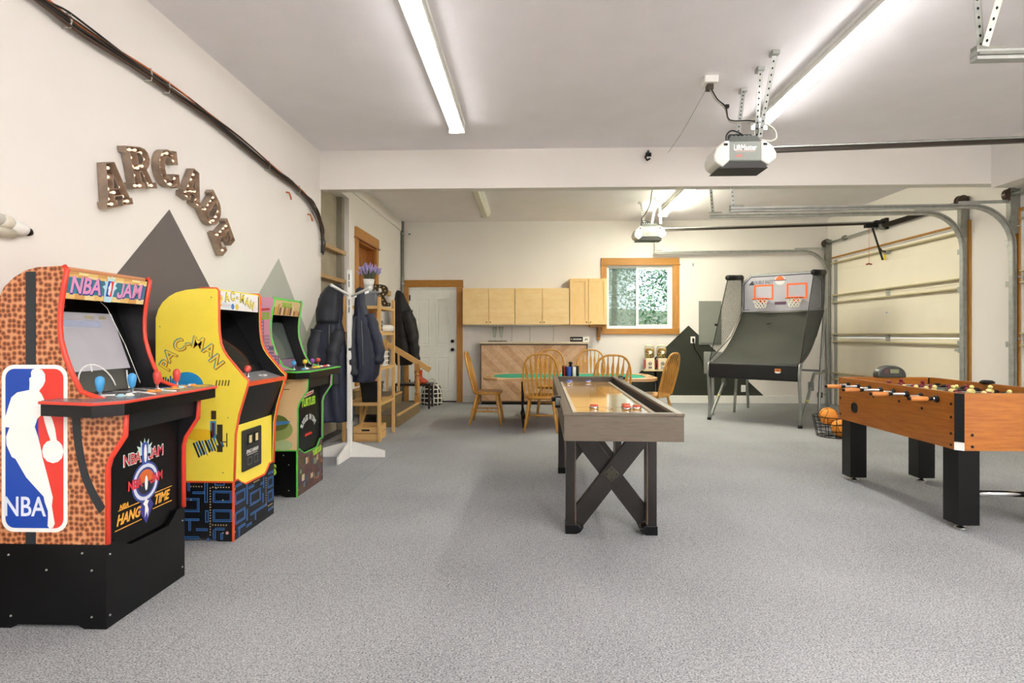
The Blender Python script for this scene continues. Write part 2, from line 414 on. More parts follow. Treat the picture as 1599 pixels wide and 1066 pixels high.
# conduit pipe in the back left corner
c_ = thing('conduit_pipe', 'grey vertical pipe in the back left corner beside the white door', 'pipe', (XL + .035, YB - .05, 0))
MB().cyl((0, 0, 0), (0, 0, ZC), .028, n=12).build('pipe', M_STEELD, c_, True)
for z in (1.0, 2.1, 3.0): MB().cyl((0, 0, z), (0, 0, z + .03), .036, n=12).build('coupling', M_STEEL, c_, True)
s_ = thing('wall_sensor', 'small white sensor box high beside the corner pipe', 'sensor', (XL + .16, YB, 3.02))
MB().box(-.03, .03, -.045, 0, -.05, .05).build('housing', M_WHITE, s_, bevel=.008)
MB().box(-.018, .018, -.048, -.044, -.03, 0).build('lens', M_GREY, s_)

# ------------------------------------------------------------------ tube lights
def lamp_mat(name, col, s):
    m, nt, b = _nt(name); b.inputs['Base Color'].default_value = (.85, .85, .83, 1)
    b.inputs['Emission Color'].default_value = (*col, 1); b.inputs['Emission Strength'].default_value = s; return m
M_L1 = lamp_mat('tube_glow', LAMP_COL, LAMP_FRONT); M_L2 = lamp_mat('tube_glow_dim', LAMP_COL, LAMP_DIM)
M_L3 = lamp_mat('tube_glow_rear', LAMP_REAR_COL, LAMP_REAR); M_L0 = mat('tube_cover_off', '#d8d6c4', .4)
def tube_light(x, y0, y1, m, label):
    t = thing('ceiling_light', label, 'light', (x, (y0 + y1) / 2, ZC), 0, 'ceiling tube lights'); L = (y1 - y0) / 2
    MB().box(-.085, .085, -L, L, -.03, 0).build('housing', M_WHITE, t, bevel=.004)
    MB().prism([(-.056, -.031), (-.056, -.075), (-.035, -.095), (.035, -.095), (.056, -.075), (.056, -.031)], ((0, L - .02, 0), (1, 0, 0), (0, 0, 1)), 2 * L - .04).build('diffuser', m, t)
    for s in (-1, 1): MB().box(min(s * .060, s * .066), max(s * .060, s * .066), -L + .01, L - .01, -.062, -.03).build('reflector_side', M_WHITE, t)
    for s in (-1, 1):
        MB().box(-.075, .075, s * L - .012, s * L + .012, -.098, 0).build('end_cap', M_WHITE, t, bevel=.004)
    return t
tube_light(-.712, 3.0, 5.44, M_L1, 'long lit ceiling tube light above the left half of the room')
tube_light(2.15, 3.0, 5.44, M_L2, 'long lit ceiling tube light behind the near door opener')
tube_light(-.75, 6.95, 9.35, M_L0, 'unlit ceiling tube light behind the beam on the left')
tube_light(2.15, 6.95, 9.35, M_L3, 'lit ceiling tube light behind the beam over the far door opener')
M_FILL_BACK = lamp_mat('fill_glow_back', LAMP_COL, FILL_BACK); M_FILL_NEAR = lamp_mat('fill_glow_near', LAMP_COL, FILL_NEAR)  # four unseen fill lamps behind the camera, added to light surfaces facing it
tube_light(2.0, -4.4, -1.96, M_FILL_BACK, 'added fill tube light far behind the camera on the left')
tube_light(4.2, -4.4, -1.96, M_FILL_BACK, 'added fill tube light far behind the camera on the right')
tube_light(1.7, -1.75, .69, M_FILL_NEAR, 'added fill tube light behind the camera on the left')
tube_light(3.9, -1.75, .69, M_FILL_NEAR, 'added fill tube light behind the camera on the right')

# ------------------------------------------------------------------ arcade cabinets
# local frame of a cabinet: origin on the floor at its near front corner, +x out of its front, +y along its front
CW = .525
P4 = [(0, .345), (0, .653), (.013, .70), (.073, .79), (.08, .90), (-.11, .967), (-.15, 1.04), (-.178, 1.112), (-.197, 1.18), (-.201, 1.23), (-.201, 1.28),
      (-.196, 1.329), (-.185, 1.40), (-.172, 1.468), (-.185, 1.483), (-.29, 1.478), (-.34, 1.465), (-.39, 1.435), (-.43, 1.397), (-.452, 1.35), (-.46, 1.30), (-.46, .345)]
PP = [(0, .345), (.008, .62), (.03, .74), (.083, .915), (.086, .935), (.06, .958), (-.036, 1.07), (-.062, 1.11), (-.0785, 1.153), (-.087, 1.22), (-.09, 1.29), (-.09, 1.455), (-.10, 1.47),
      (-.2, 1.472), (-.28, 1.464), (-.34, 1.448), (-.38, 1.426), (-.42, 1.39), (-.445, 1.35), (-.46, 1.30), (-.46, .345)]
XZ = lambda y: ((0, y, 0), (1, 0, 0), (0, 0, 1))     # prism(...) then extrudes toward -y

M_RED = mat('red_molding', '#e0402a', .35, var=.02); M_ORED = mat('orange_red_molding', '#e4572a', .35, var=.02)
M_GREEN = mat('green_molding', '#55c34a', .35, var=.02)
M_SCREEN = mat('screen_reflection_grey', '#8a868a', .12, var=.06, scale=6, emit=.10, emitc=hexc('#a09ca0'))  # grey tone and faint glow stand in for the room reflected in the glass
M_SCRDK = mat('dark_screen', '#4c5450', .1, var=.12, scale=4)
def leather():
    m, nt, b = _nt('pebbled_basketball_print')
    v = _coord(nt, (1, 1, 1)); v.node.inputs['Rotation'].default_value = (R(90), 0, 0)
    vo = nt.nodes.new('ShaderNodeTexVoronoi'); vo.voronoi_dimensions = '2D'; vo.inputs['Scale'].default_value = 46; vo.inputs['Randomness'].default_value = .5
    nt.links.new(v, vo.inputs['Vector'])
    c = _ramp(nt, vo.outputs['Distance'], [(.20, hexc('#6a3a1c')), (.29, hexc('#944f2b')), (.40, hexc('#b0663a')), (.58, hexc('#d09468'))])
    nt.links.new(c, b.inputs['Base Color']); b.inputs['Roughness'].default_value = .35
    return m
M_LEATHER = leather()
M_YEL = mat('yellow_vinyl', '#fbe652', .35, var=.02)
M_INNER = mat('cabinet_black', '#18181b', .35, var=.1)

def shell(t, prof, mold, m_side, m_top):
    pts = prof
    MB().prism(pts, XZ(.018), .018).build('side_panel', m_side, t)
    MB().prism(pts, XZ(CW), .018).build('side_panel', m_side, t)
    i0 = 0; i1 = next(i for i, p in enumerate(pts) if p[0] < -.15 and p[1] > 1.47) + 1
    for y in (.009, CW - .009):
        MB().tube([(p[0], y, p[1]) for p in pts[i0:i1]], .011 if mold is M_RED else .0092, 8).build('edge_molding', mold, t, True)
    # inner faces, back and top
    inner = [(p[0] * .985 - .004, p[1] - .003) for p in pts]
    MB().prism(inner, XZ(.0215), .003).build('inner_liner', M_INNER, t)
    MB().prism(inner, XZ(CW - .0185), .003).build('inner_liner', M_INNER, t)
    MB().box(-.458, -.44, .018, CW - .018, .345, 1.30).build('back_panel', M_INNER, t)
    k0 = max(i for i, p in enumerate(pts[:-3]) if p[1] > 1.45 and p[0] > -.19)
    tp = [p for p in pts[k0:] if p[1] > 1.29]
    o = MB()
    for a, b in zip(tp, tp[1:]): o.add([(a[0], .018, a[1]), (b[0], .018, b[1]), (b[0], CW - .018, b[1]), (a[0], CW - .018, a[1]), (a[0], .018, a[1] - .015), (b[0], .018, b[1] - .015), (b[0], CW - .018, b[1] - .015), (a[0], CW - .018, a[1] - .015)],
                                       [(0, 3, 2, 1), (4, 5, 6, 7), (0, 1, 5, 4), (1, 2, 6, 5), (2, 3, 7, 6), (3, 0, 4, 7)])
    o.build('top_panel', m_top, t)

def riser(t, m_side, m_front, edge=None):
    z = .345; n = .016
    side = [(-.46, 0), (-.40, 0), (-.37, n), (-.12, n), (-.09, 0), (0, 0), (0, z), (-.46, z)]
    MB().prism(side, XZ(n), n).build('riser_side', m_side, t)
    MB().prism(side, XZ(CW), n).build('riser_side', m_side, t)
    f = [(n, 0), (CW - n, 0), (CW - n, z + .002), (CW - .06, z), (CW - .10, z - .035), (CW - .13, z - .055), (.15, z - .052), (.10, z - .03), (.06, z - .004), (n, z)]
    MB().prism(f, ((-.016, 0, 0), (0, 1, 0), (0, 0, 1)), .016).build('riser_front', m_front, t)
    MB().box(-.45, -.03, n, CW - n, .27, .28).build('riser_shelf', M_INNER, t)
    if edge:
        MB().box(-.004, .004, -.004, .010, 0, z + .004).build('corner_edge', edge, t)
        MB().tube([(-.004, p[0], p[1] + .004) for p in f[2:]], .006, 6).build('top_edge', edge, t)
        MB().box(-.46, 0, -.002, .016, z - .004, z + .006).build('side_edge', edge, t)
    sc_ = MB()
    for x, zz in ((-.41, .30), (-.10, .31), (-.06, .24), (-.40, .05), (-.06, .05), (-.25, .24)):
        sc_.lathe([(.0045, 0), (.004, .003), (.001, .004)], (x, 0, zz), 8, Matrix.Rotation(R(90), 3, 'X'))
    for y, zz in ((.02, .30), (.02, .05), (CW - .02, .05), (CW - .02, .28)):
        sc_.lathe([(.0045, 0), (.004, .003), (.001, .004)], (0, y, zz), 8, Matrix.Rotation(R(90), 3, 'Y'))
    sc_.build('screws', M_STEEL, t)['kind'] = 'stuff'

def marquee(t, x0, z0, x1, z1, m):
    """tilted sign between (x0,z0) bottom and (x1,z1) top; returns its reading frame"""
    d = Vector((x1 - x0, 0, z1 - z0)); L = d.length; d.normalize()
    MB(frame_mtx((x0, .022, z0), (0, 1, 0), d)).box(0, CW - .044, 0, L, -.012, 0).build('marquee', m, t)
    return (x0 + .001 * d.z, CW / 2, z0), ((0, 1, 0), tuple(d)), L

def bezel(t, x0, z0, x1, z1, scr, m_scr, m_bez=M_BLACK):
    d = Vector((x1 - x0, 0, z1 - z0)); L = d.length; d.normalize()
    fm = frame_mtx((x0, .0, z0), (0, 1, 0), d)
    MB(fm).box(.022, CW - .022, 0, L, -.012, 0).build('screen_bezel', m_bez, t)
    MB(fm).box(scr[0], scr[1], scr[2] * L, scr[3] * L, 0, .002).build('screen', m_scr, t)
    return (x0, 0, z0), ((0, 1, 0), tuple(d)), L

def deck4(t, lip, m_top, sticks, bat=True):
    z = .94
    out = [(-.20, -.085), (.05, -.14), (.12, -.06), (.12, .59), (.05, .67), (-.20, .61)]
    MB().prism([(x, y) for x, y in out], ((0, 0, z - .058), (1, 0, 0), (0, 1, 0)), .046).build('deck_skirt', M_BLACK, t)
    MB().prism([(x * 1.03 + .004 * (x > 0), y + (.008 if y > .3 else -.008)) for x, y in out], ((0, 0, z - .012), (1, 0, 0), (0, 1, 0)), .012).build('deck_lip', lip, t, bevel=.004)
    MB().prism([(x, y + (-.004 if y > .3 else .004)) for x, y in out], ((0, 0, z), (1, 0, 0), (0, 1, 0)), .002).build('deck_top', m_top, t)
    for y, ms, bs in sticks:
        x = -.05 if bat else -.04
        o = MB().lathe([(.022, 0), (.022, .003), (.006, .006), (.006, .035)], (x, y, z + .002), 12).build('joystick', M_CHROME, t, True)
        if bat: h = MB().lathe([(.006, .025), (.012, .032), (.0165, .055), (.018, .07), (.015, .083), (.006, .09), (.001, .091)], (x, y, z), 14)
        else: h = MB().sphere((x, y, z + .052), .0185, 14, 10)
        h.build('joystick_top', ms, o, True)
        for k, mb_ in enumerate(bs):
            bx, by = (x + .055 + .012 * (k % 2), y + .045 + .034 * k)
            if k == 2: bx += .015; by -= .02
            MB().lathe([(.019, 0), (.018, .004), (.0125, .004), (.012, .009), (.008, .0105), (.001, .011)], (bx, min(by, .57), z + .002), 14).build('button', mb_, t, True)
    return z

BLU = mat('blue_plastic', '#4aa3dc', .3, var=.02); REDP = mat('red_plastic', '#e25044', .3, var=.02)
WHP = mat('white_plastic', '#f2f0ea', .3, var=.02); ORP = mat('orange_plastic', '#ec9440', .3, var=.02); YEP = mat('yellow_plastic', '#f0d23c', .3, var=.02)
PUP = mat('purple_plastic', '#9a52b4', .3, var=.02); BKP = mat('pale_blue_plastic', '#a9d3dd', .3, var=.02)
INK = lambda n, c: mat('ink_' + n, c, .45, var=.01)
WHI = INK('white', '#f4f2ee'); BLK = INK('black', '#141414')

# --- cabinet one: basketball cabinet nearest the camera
nb = thing('arcade_cabinet', 'nearest arcade cabinet, pebbled basketball sides, NBA logo and black riser', 'arcade cabinet', (-1.73, 2.262, 0), 0, 'arcade cabinets along the left wall')
shell(nb, P4, M_RED, M_LEATHER, M_LEATHER); riser(nb, M_BLACK, M_BLACK)
MB().box(-.03, -.018, .022, CW - .022, .30, .80).build('front_panel', M_BLACK, nb)
MB().prism([(-.018, .80), (.055, .80), (.062, .885), (-.018, .885)], XZ(CW - .022), CW - .044).build('deck_apron', M_INNER, nb)
o_, f_, L_ = bezel(nb, -.195, .945, -.345, 1.36, (.06, .455, .23, .86), M_SCREEN)
# court lines on the bezel
def court(pts, r, fm=None): MB(fm).tube(pts, r, 6).build('court_line', WHI, nb, True)
_fm = frame_mtx((-.195, 0, .945), *f_)
court([(.215 + .105 * math.cos(a), .02 + .11 * math.sin(a), .002) for a in [PI * i / 14 for i in range(15)]], .0035, _fm)
court([(.215, .13, .002), (.21, .22 * L_, .002)], .003, _fm); court([(.40, 0, .002), (.41, .05, .002), (.425, .09, .002)], .0035, _fm)
court([(.487, .02, .002), (.475, .5 * L_, .002), (.44, .93 * L_, .002), (.41, L_, .002)], .0018, _fm)
court([(.10 + .05 * math.cos(a), .995 * L_ + .03 * math.sin(a), .002) for a in [PI + PI * i / 10 for i in range(11)]], .0025, _fm); court([(.10, .93 * L_, .002), (.115, .87 * L_, .002)], .0025, _fm)
text(nb, 'lettering', 'MIDWAY', (o_[0] - .345 + .195 + .012, .16, 1.325), f_, .018, mat('grey_print', '#b8b0b0', .5))
pr = INK('screen_print', '#77758c')
for x0 in (.09, .28, .36): decal(nb, 'screen_score', rect(x0, x0 + .05, .79 * L_, .83 * L_), Vector(o_) + Vector((.0022, 0, .001)), f_, INK('score', '#b0a890'))
decal(nb, 'screen_banner', rect(.12, .36, .70 * L_, .77 * L_), Vector(o_) + Vector((.0022, 0, .001)), f_, INK('banner', '#a9b2cc'))
# marquee
WOODS = [INK('plank_a', '#e8c27a'), INK('plank_b', '#dba45e'), INK('plank_c', '#f0dc9c')]
mo, mf, ML = marquee(nb, -.198, 1.352, -.176, 1.465, WOODS[0])
for i in range(9):
    for z0, z1 in ((.0, .012), (.012, .024), (ML - .024, ML - .012), (ML - .012, ML)):
        x0 = -.24 + .0533 * i
        decal(nb, 'plank_print', rect(x0, x0 + .053, z0, z1 - .0008), mo, mf, WOODS[(i * 7 + int(z0 * 800)) % 3], .0006)
decal(nb, 'sign_field', rect(-.238, .238, .024, ML - .024), mo, mf, INK('teal', '#3d7f92'), .0006)
LIL = INK('lilac', '#e59ac4'); NAVY = INK('navy', '#3b3f96'); LBL = INK('pale_blue', '#bfe3ee')
def at(o, f, u, v, n=.0008):
    ux, uy = Vector(f[0]), Vector(f[1]); return tuple(Vector(o) + ux * u + uy * v + ux.cross(uy) * n)
for s_t, u in (('NBA', -.135), ('JAM', .135)):
    if s_t == 'JAM':
        jam(nb, at(mo, mf, u + .004, ML / 2 - .004, .0008), mf, .100, NAVY, .86, .0046); jam(nb, at(mo, mf, u, ML / 2, .0016), mf, .098, LIL, .86, .0024); continue
    text(nb, 'lettering', s_t, at(mo, mf, u + .004, ML / 2 - .004, .0008), mf, .100, NAVY, .86, .0048, ext=.0003)
    text(nb, 'lettering', s_t, at(mo, mf, u, ML / 2, .0016), mf, .098, LIL, .86, .0026, ext=.0003)
star = []
for i in range(13):
    a = PI * i / 12; r_ = .060 if i % 2 == 0 else .040
    star.append((r_ * math.cos(a) * .75, .062 + r_ * math.sin(a) * .9))
decal(nb, 'star_emblem', star + [(-.030, .050), (-.022, -.006), (.022, -.006), (.030, .050)], at(mo, mf, 0, .004, .001), mf, LBL, .0006)
decal(nb, 'emblem_blue', [(-.017, .02), (.004, .02), (-.002, .09), (-.017, .09)], at(mo, mf, 0, .004, .002), mf, INK('logo_blue', '#0a43a8'), .0004)
decal(nb, 'emblem_red', [(.004, .02), (.017, .02), (.017, .09), (-.002, .09)], at(mo, mf, 0, .004, .002), mf, INK('logo_red', '#e2382c'), .0004)
decal(nb, 'emblem_player', [(-.008, .03), (.004, .024), (.008, .05), (.006, .07), (.001, .085), (-.006, .082), (-.006, .072), (-.012, .06), (-.008, .048)], at(mo, mf, 0, .004, .0026), mf, WHI, .0004)

# the logo plate: outline of a dribbling player between blue and red
SIL = [(178, 70), (205, 60), (238, 70), (256, 95), (258, 135), (245, 165), (220, 195), (236, 215), (250, 245), (262, 300), (300, 360), (318, 420), (328, 488),
       (345, 500), (362, 520), (370, 555), (360, 595), (335, 618), (305, 626), (270, 615), (247, 590), (238, 555), (247, 520), (268, 497), (290, 490), (272, 440), (255, 385), (243, 332),
       (210, 360), (193, 410), (214, 470), (228, 525), (240, 590), (268, 690), (286, 760), (304, 830), (298, 880), (306, 930), (316, 985), (305, 1010), (285, 1015), (272, 1000), (275, 950),
       (274, 910), (255, 860), (248, 825), (205, 780), (140, 710), (75, 602), (52, 590), (20, 520), (17, 470), (38, 415), (10, 412), (2, 385), (25, 310), (50, 235), (85, 205), (160, 190), (162, 150), (160, 120), (172, 112), (170, 85)]
def logo(parent, o, f, s, txt=True, n=.001):
    """s metres per crop unit; origin at crop (190, 540)"""
    q = lambda p: ((p[0] - 190) * s, (540 - p[1]) * s)
    P0, P1 = q((-12, 1038)), q((392, 40))
    decal(parent, 'logo_plate', rrect(P0[0], P1[0], P0[1], P1[1], 75 * s), at(o, f, 0, 0, n), f, WHI, .0008)
    A0, A1 = q((12, 1014)), q((368, 64))
    rr = rrect(A0[0], A1[0], A0[1], A1[1], 55 * s)
    bl = [p for p in rr if p[0] < A0[0] + 56 * s]
    decal(parent, 'logo_blue', bl + [q((295, 1014)), q((262, 720)), q((215, 450)), q((212, 64))], at(o, f, 0, 0, n + .001), f, INK('logo_blue', '#0a43a8'), .0006)
    rd = [p for p in rr if p[0] > A1[0] - 56 * s]
    decal(parent, 'logo_red', rd + [q((212, 64)), q((215, 450)), q((262, 720)), q((295, 1014))], at(o, f, 0, 0, n + .0011), f, INK('logo_red', '#e2382c'), .0006)
    decal(parent, 'logo_player', [q(p) for p in SIL], at(o, f, 0, 0, n + .002), f, WHI, .0006)
    if txt: text(parent, 'lettering', 'NBA', at(o, f, *q((130, 892)), n + .002), f, 165 * s, INK('logo_letters', '#dfe6f4'), .78, .0012)
# crop scale: 419 px for 110 photo px at 383 px/m
S_ = 110 / 419 / 383
logo(nb, (-.4305 + .0 + .131 - .0, 0, .736), ((1, 0, 0), (0, 0, 1)), S_)
# black stripes of the ball print
decal(nb, 'ball_stripe', rect(-.338, -.295, .345, 1.46), (0, -.0002, 0), NEAR, INK('stripe', '#23272c'), .0008)
cs = smooth_pts([(-.108, .87, 0), (-.10, .76, 0), (-.075, .64, 0), (-.04, .56, 0), (-.003, .50, 0)], 5)
decal(nb, 'ball_stripe', [(p.x, p.y) for p in cs] + [(p.x - .036 + .012 * i / len(cs), p.y - .03 * i / len(cs)) for i, p in list(enumerate(cs))[::-1]], (0, -.0002, 0), NEAR, INK('stripe', '#23272c'), .0008)
# deck
zt = deck4(nb, M_RED, mat('deck_print', '#7d7b80', .25, var=.25, scale=18), [(.03, BLU, (BKP, WHP)), (.22, BLU, (ORP, ORP, BKP)), (.39, REDP, (ORP, BKP, ORP)), (.54, REDP, (WHP, ORP))])
court([(-.19, .11, zt + .003), (-.12, .10, zt + .003), (-.05, .115, zt + .003)], .0035)
court([(-.18, .275, zt + .003), (-.05, .26, zt + .003), (.09, .17, zt + .003)], .003); court([(-.19, .42, zt + .003), (-.02, .33, zt + .003), (.10, .30, zt + .003)], .003)
for (x, y, rx, ry, c) in ((-.02, .50, .08, .05, '#4a86c8'), (.03, .57, .06, .05, '#e0b040'), (-.08, .03, .05, .05, '#d87a40'), (.0, .43, .05, .04, '#d8c060')):
    decal(nb, 'deck_art', ell(x, y, rx, ry, 14), (0, 0, zt + .002), ((1, 0, 0), (0, 1, 0)), INK('art' + c[1:], c), .0006)
# badges on the front panel
FX = -.0172
def fp(u, v): return (FX, u, v)
RD2 = INK('badge_red', '#d2383f'); ICE = INK('ice', '#cfe6e0'); NV2 = INK('badge_navy', '#27306e'); GOLD = INK('gold', '#e9a63e')
def starburst(u, v, r, n=7):
    pts = []
    for i in range(2 * n + 1):
        a = PI * i / (2 * n); rr_ = r if i % 2 else r * .62
        pts.append((u + rr_ * math.cos(a), v + rr_ * math.sin(a) * 1.15))
    return pts
decal(nb, 'badge_burst', starburst(.255, .66, .065), (FX, 0, 0), FRONT, ICE, .0006)
for u, sft in ((.175, -.006), (.335, .006)):
    tx = 'NBA' if u < .25 else 'JAM'
    if tx == 'JAM': jam(nb, fp(u, .655), FRONT, .07, ICE, .8, .0035); jam(nb, (FX + .001, u, .655), FRONT, .066, RD2, .8, .001); continue
    text(nb, 'lettering', tx, fp(u, .655), FRONT, .07, ICE, .8, .0035, shear=0, ext=.0003)
    text(nb, 'lettering', tx, (FX + .001, u, .655), FRONT, .066, RD2, .8, .001, ext=.0003)
decal(nb, 'badge_player', rrect(.236, .276, .615, .715, .012), (FX + .001, 0, 0), FRONT, INK('badge_blue', '#3b55b0'), .0006)
decal(nb, 'badge_player', ell(.258, .665, .010, .042, 12), (FX + .0018, 0, 0), FRONT, WHI, .0004)
for rx, c in ((.092, '#3b4a92'), (.082, '#d6dbea'), (.066, '#3b4a92'), (.056, '#d9692e')):
    decal(nb, 'badge_ring', ell(.262, .535, rx, rx, 24), (FX + .0002 * (100 - rx * 1000) / 8, 0, 0), FRONT, INK('ring' + c[1:], c), .0006)
decal(nb, 'badge_ring_lower', ell(.262, .535, .056, .056, 14, PI, 2 * PI), (FX + .0022, 0, 0), FRONT, INK('badge_dark', '#20243a'), .0006)
jam(nb, (FX + .003, .335, .54), FRONT, .056, RD2, .8, .0022, .0004)
for u, tx in ((.19, 'NBA'),): text(nb, 'lettering', tx, (FX + .003, u, .54), FRONT, .056, RD2, .8, .0022, ext=.0004)
decal(nb, 'badge_player', ell(.262, .53, .010, .034, 12), (FX + .003, 0, 0), FRONT, WHI, .0004)
decal(nb, 'badge_diamond', [(.265, .345), (.315, .42), (.265, .495), (.215, .42)], (FX, 0, 0), FRONT, INK('badge_violet', '#3b3a8c'), .0006)
decal(nb, 'badge_player', [(.255, .375), (.268, .40), (.275, .37), (.28, .405), (.272, .43), (.283, .445), (.27, .45), (.262, .465), (.255, .45), (.243, .44), (.256, .425)], (FX + .001, 0, 0), FRONT, WHI, .0005)
text(nb, 'lettering', 'HANG', (FX + .001, .155, .412), FRONT, .062, GOLD, .8, .0018, shear=.25)
text(nb, 'lettering', 'TIME', (FX + .001, .375, .432), FRONT, .062, GOLD, .8, .0018, shear=.25)
text(nb, 'lettering', 'NBA', (FX + .001, .125, .465), FRONT, .03, GOLD, .9, .0008, shear=.25)
for z, u0, u1 in ((.372, .07, .235), (.452, .09, .22), (.465, .30, .45), (.395, .31, .45)): decal(nb, 'badge_rule', rect(u0, u1, z, z + .004), (FX, 0, 0), FRONT, GOLD, .0006)

# --- cabinet two: yellow cabinet in the middle
pc = thing('arcade_cabinet', 'middle arcade cabinet, bright yellow with dark maze-pattern riser', 'arcade cabinet', (-1.73, 3.25, 0), 0, 'arcade cabinets along the left wall')
M_NAVY = mat('maze_black', '#101217', .35, var=.1)
shell(pc, PP, M_ORED, M_YEL, M_YEL); riser(pc, M_NAVY, M_NAVY, M_ORED)
MB().box(-.018, -.006, .022, CW - .022, .30, .665).build('front_panel', M_YEL, pc)
MB().prism([(-.012, .66), (.074, .905), (.06, .905), (-.026, .66)], XZ(CW - .022), CW - .044).build('deck_apron', M_BLACK, pc)
MB().prism([(.078, .918), (-.06, .965), (-.06, .955), (.078, .906)], XZ(CW - .02), CW - .04).build('deck_top', mat('deck_grey', '#8b8c90', .3, var=.05), pc)
MB().prism([(.084, .900), (.084, .922), (.070, .926), (.070, .900)], XZ(CW - .014), CW - .028).build('deck_lip', M_ORED, pc)
j = MB().lathe([(.02, 0), (.02, .003), (.006, .006), (.006, .04)], (.0, .17, .943), 12).build('joystick', M_CHROME, pc, True)
MB().sphere((0, .17, .995), .021, 14, 10).build('joystick_top', REDP, j, True)
for y, dx in ((.33, -.005), (.365, .012), (.06, .03)): MB().lathe([(.016, 0), (.014, .008), (.001, .01)], (dx, y, .938), 12).build('button', WHP, pc, True)
o_, f_, L_ = bezel(pc, -.055, .96, -.29, 1.37, (.14, .49, .12, .95), mat('black_screen', '#0c0c0e', .08))
d_ = Vector(f_[1])
st = lambda u0, u1, v0, v1, c, n=.0: decal(pc, 'bezel_art', rect(u0, u1, v0 * L_, v1 * L_), at(o_, f_, 0, 0, n), f_, INK('bz' + c[1:], c), .0008)
st(.040, .115, .10, .97, '#c9b878'); st(.043, .112, .107, .963, '#141416', .001)
for v, c in ((.84, '#d8c23a'), (.66, '#3f9fd0'), (.62, '#d05060'), (.48, '#2f7fc0'), (.42, '#2f5fb0')): st(.058, .098, v, v + .07, c, .002)
st(.058, .098, .13, .36, '#eceae4', .002)
mo, mf, ML = marquee(pc, -.098, 1.352, -.098, 1.462, INK('marquee_white', '#ecebea'))
for i, (ch, u, v, a) in enumerate((('P', -.215, -.012, .28), ('A', -.15, .012, .16), ('C', -.085, .022, .06), ('-', -.03, .024, 0), ('M', .03, .014, -.1), ('A', .095, -.002, -.2), ('N', .155, -.022, -.28))):
    text(pc, 'lettering', ch, at(mo, mf, u, ML / 2 + v + .006, .0), mf, .074, INK('outline', '#5a4a10'), .95, .0042, rot=a, ext=.0004)
    text(pc, 'lettering', ch, at(mo, mf, u, ML / 2 + v + .006, .001), mf, .074, M_YEL, .95, .0012, rot=a, ext=.0004)
for u0, v, c in ((-.22, .032, '#bcd6e4'), (-.21, .022, '#d8b8c0'), (-.2, .012, '#bcd6e4')): decal(pc, 'speed_line', rect(u0, u0 + .11, v, v + .006), mo, mf, INK('sl' + c[1:], c), .0006)
for u, c in ((-.085, '#3a78b8'), (-.035, '#e0c22e')): decal(pc, 'marquee_spot', ell(u, .022, .018, .018, 14), mo, mf, INK('ms' + c[1:], c), .0006)
# coin door
cdr = MB().prism(rrect(.105, .345, .375, .625, .012), ((-.006, 0, 0), (0, 1, 0), (0, 0, 1)), .008).build('coin_door', mat('coin_black', '#2a2a28', .35), pc, bevel=.002)
for y in (.165, .245):
    MB().box(.002, .006, y, y + .05, .53, .595).build('coin_slot', M_BLACK, cdr); MB().box(.006, .009, y + .012, y + .040, .54, .585).build('coin_light', mat('coin_cream', '#e8d6a0', .4), cdr)
    mb_ = MB()
    for z0 in (.405, .448): mb_.box(.002, .004, y, y + .05, z0, z0 + .004)
    mb_.box(.002, .004, y, y + .003, .405, .45).box(.002, .004, y + .047, y + .05, .405, .45).build('coin_return', M_GREY, cdr)
text(cdr, 'lettering', 'PAC-MAN', (.003, .225, .487), FRONT, .03, INK('pale', '#c4c2bc'), 1.1, .0015, shear=.3); decal(cdr, 'rule', rect(.16, .29, .466, .470), (.002, 0, 0), FRONT, INK('pale', '#c4c2bc'), .0006)
# side lettering on an arch, with the coloured dashes around it
YELB = INK('yellow_fill', '#f8df50')
ARC = (-.245, -.0005, .985)
for k, (ch, a) in enumerate(zip('PAC-MAN', (168, 146, 118, 98, 76, 48, 20))):
    a = R(a); p = (ARC[0] + .155 * math.cos(a), -.0003, ARC[2] + .172 * math.sin(a))
    rot_ = (a - PI / 2) * .75; ob_ = .0012 if ch == 'M' else .0028
    text(pc, 'lettering', ch, (p[0] - .004, p[1], p[2] + .002), NEAR, .098, INK('outline_blue', '#2f8fa8'), 1.0, ob_, rot=rot_, ext=.0003)
    text(pc, 'lettering', ch, (p[0] + .003, p[1] - .0006, p[2] - .002), NEAR, .098, INK('outline_red', '#a8602a'), 1.0, ob_, rot=rot_, ext=.0003)
    text(pc, 'lettering', ch, (p[0], p[1] - .0012, p[2]), NEAR, .096, YELB, 1.0, .0006, rot=rot_, ext=.0003)
decal(pc, 'side_art', ell(-.275, .90, .10, .085, 20, 0, PI), (0, -.0002, 0), NEAR, INK('side_blue', '#2a98d8'), .0006)
random.seed(3)
for i in range(9): decal(pc, 'side_dash', rect(-.418 + .014 * i, -.409 + .014 * i, .86 + random.uniform(0, .02), .955 + random.uniform(-.012, .01)), (0, -.0001, 0), NEAR, INK('dash%d' % (i % 2), ('#1c2c3c', '#2f6fa8')[i % 2]), .0005)
for i in range(10):
    u = -.24 + .016 * i; v = .52 + .007 * i
    decal(pc, 'side_dash', [(u, v + .05), (u + .01, v + .055), (u + .045, v - .03 + random.uniform(-.02, .02)), (u + .035, v - .035)], (0, -.0001, 0), NEAR, INK('dash%d' % (i % 2), ('#1c2c3c', '#2f6fa8')[i % 2]), .0005)
decal(pc, 'side_art', ell(-.20, .62, .09, .035, 20), (0, -.0002, 0), NEAR, INK('side_gold', '#f2c62c'), .0006)
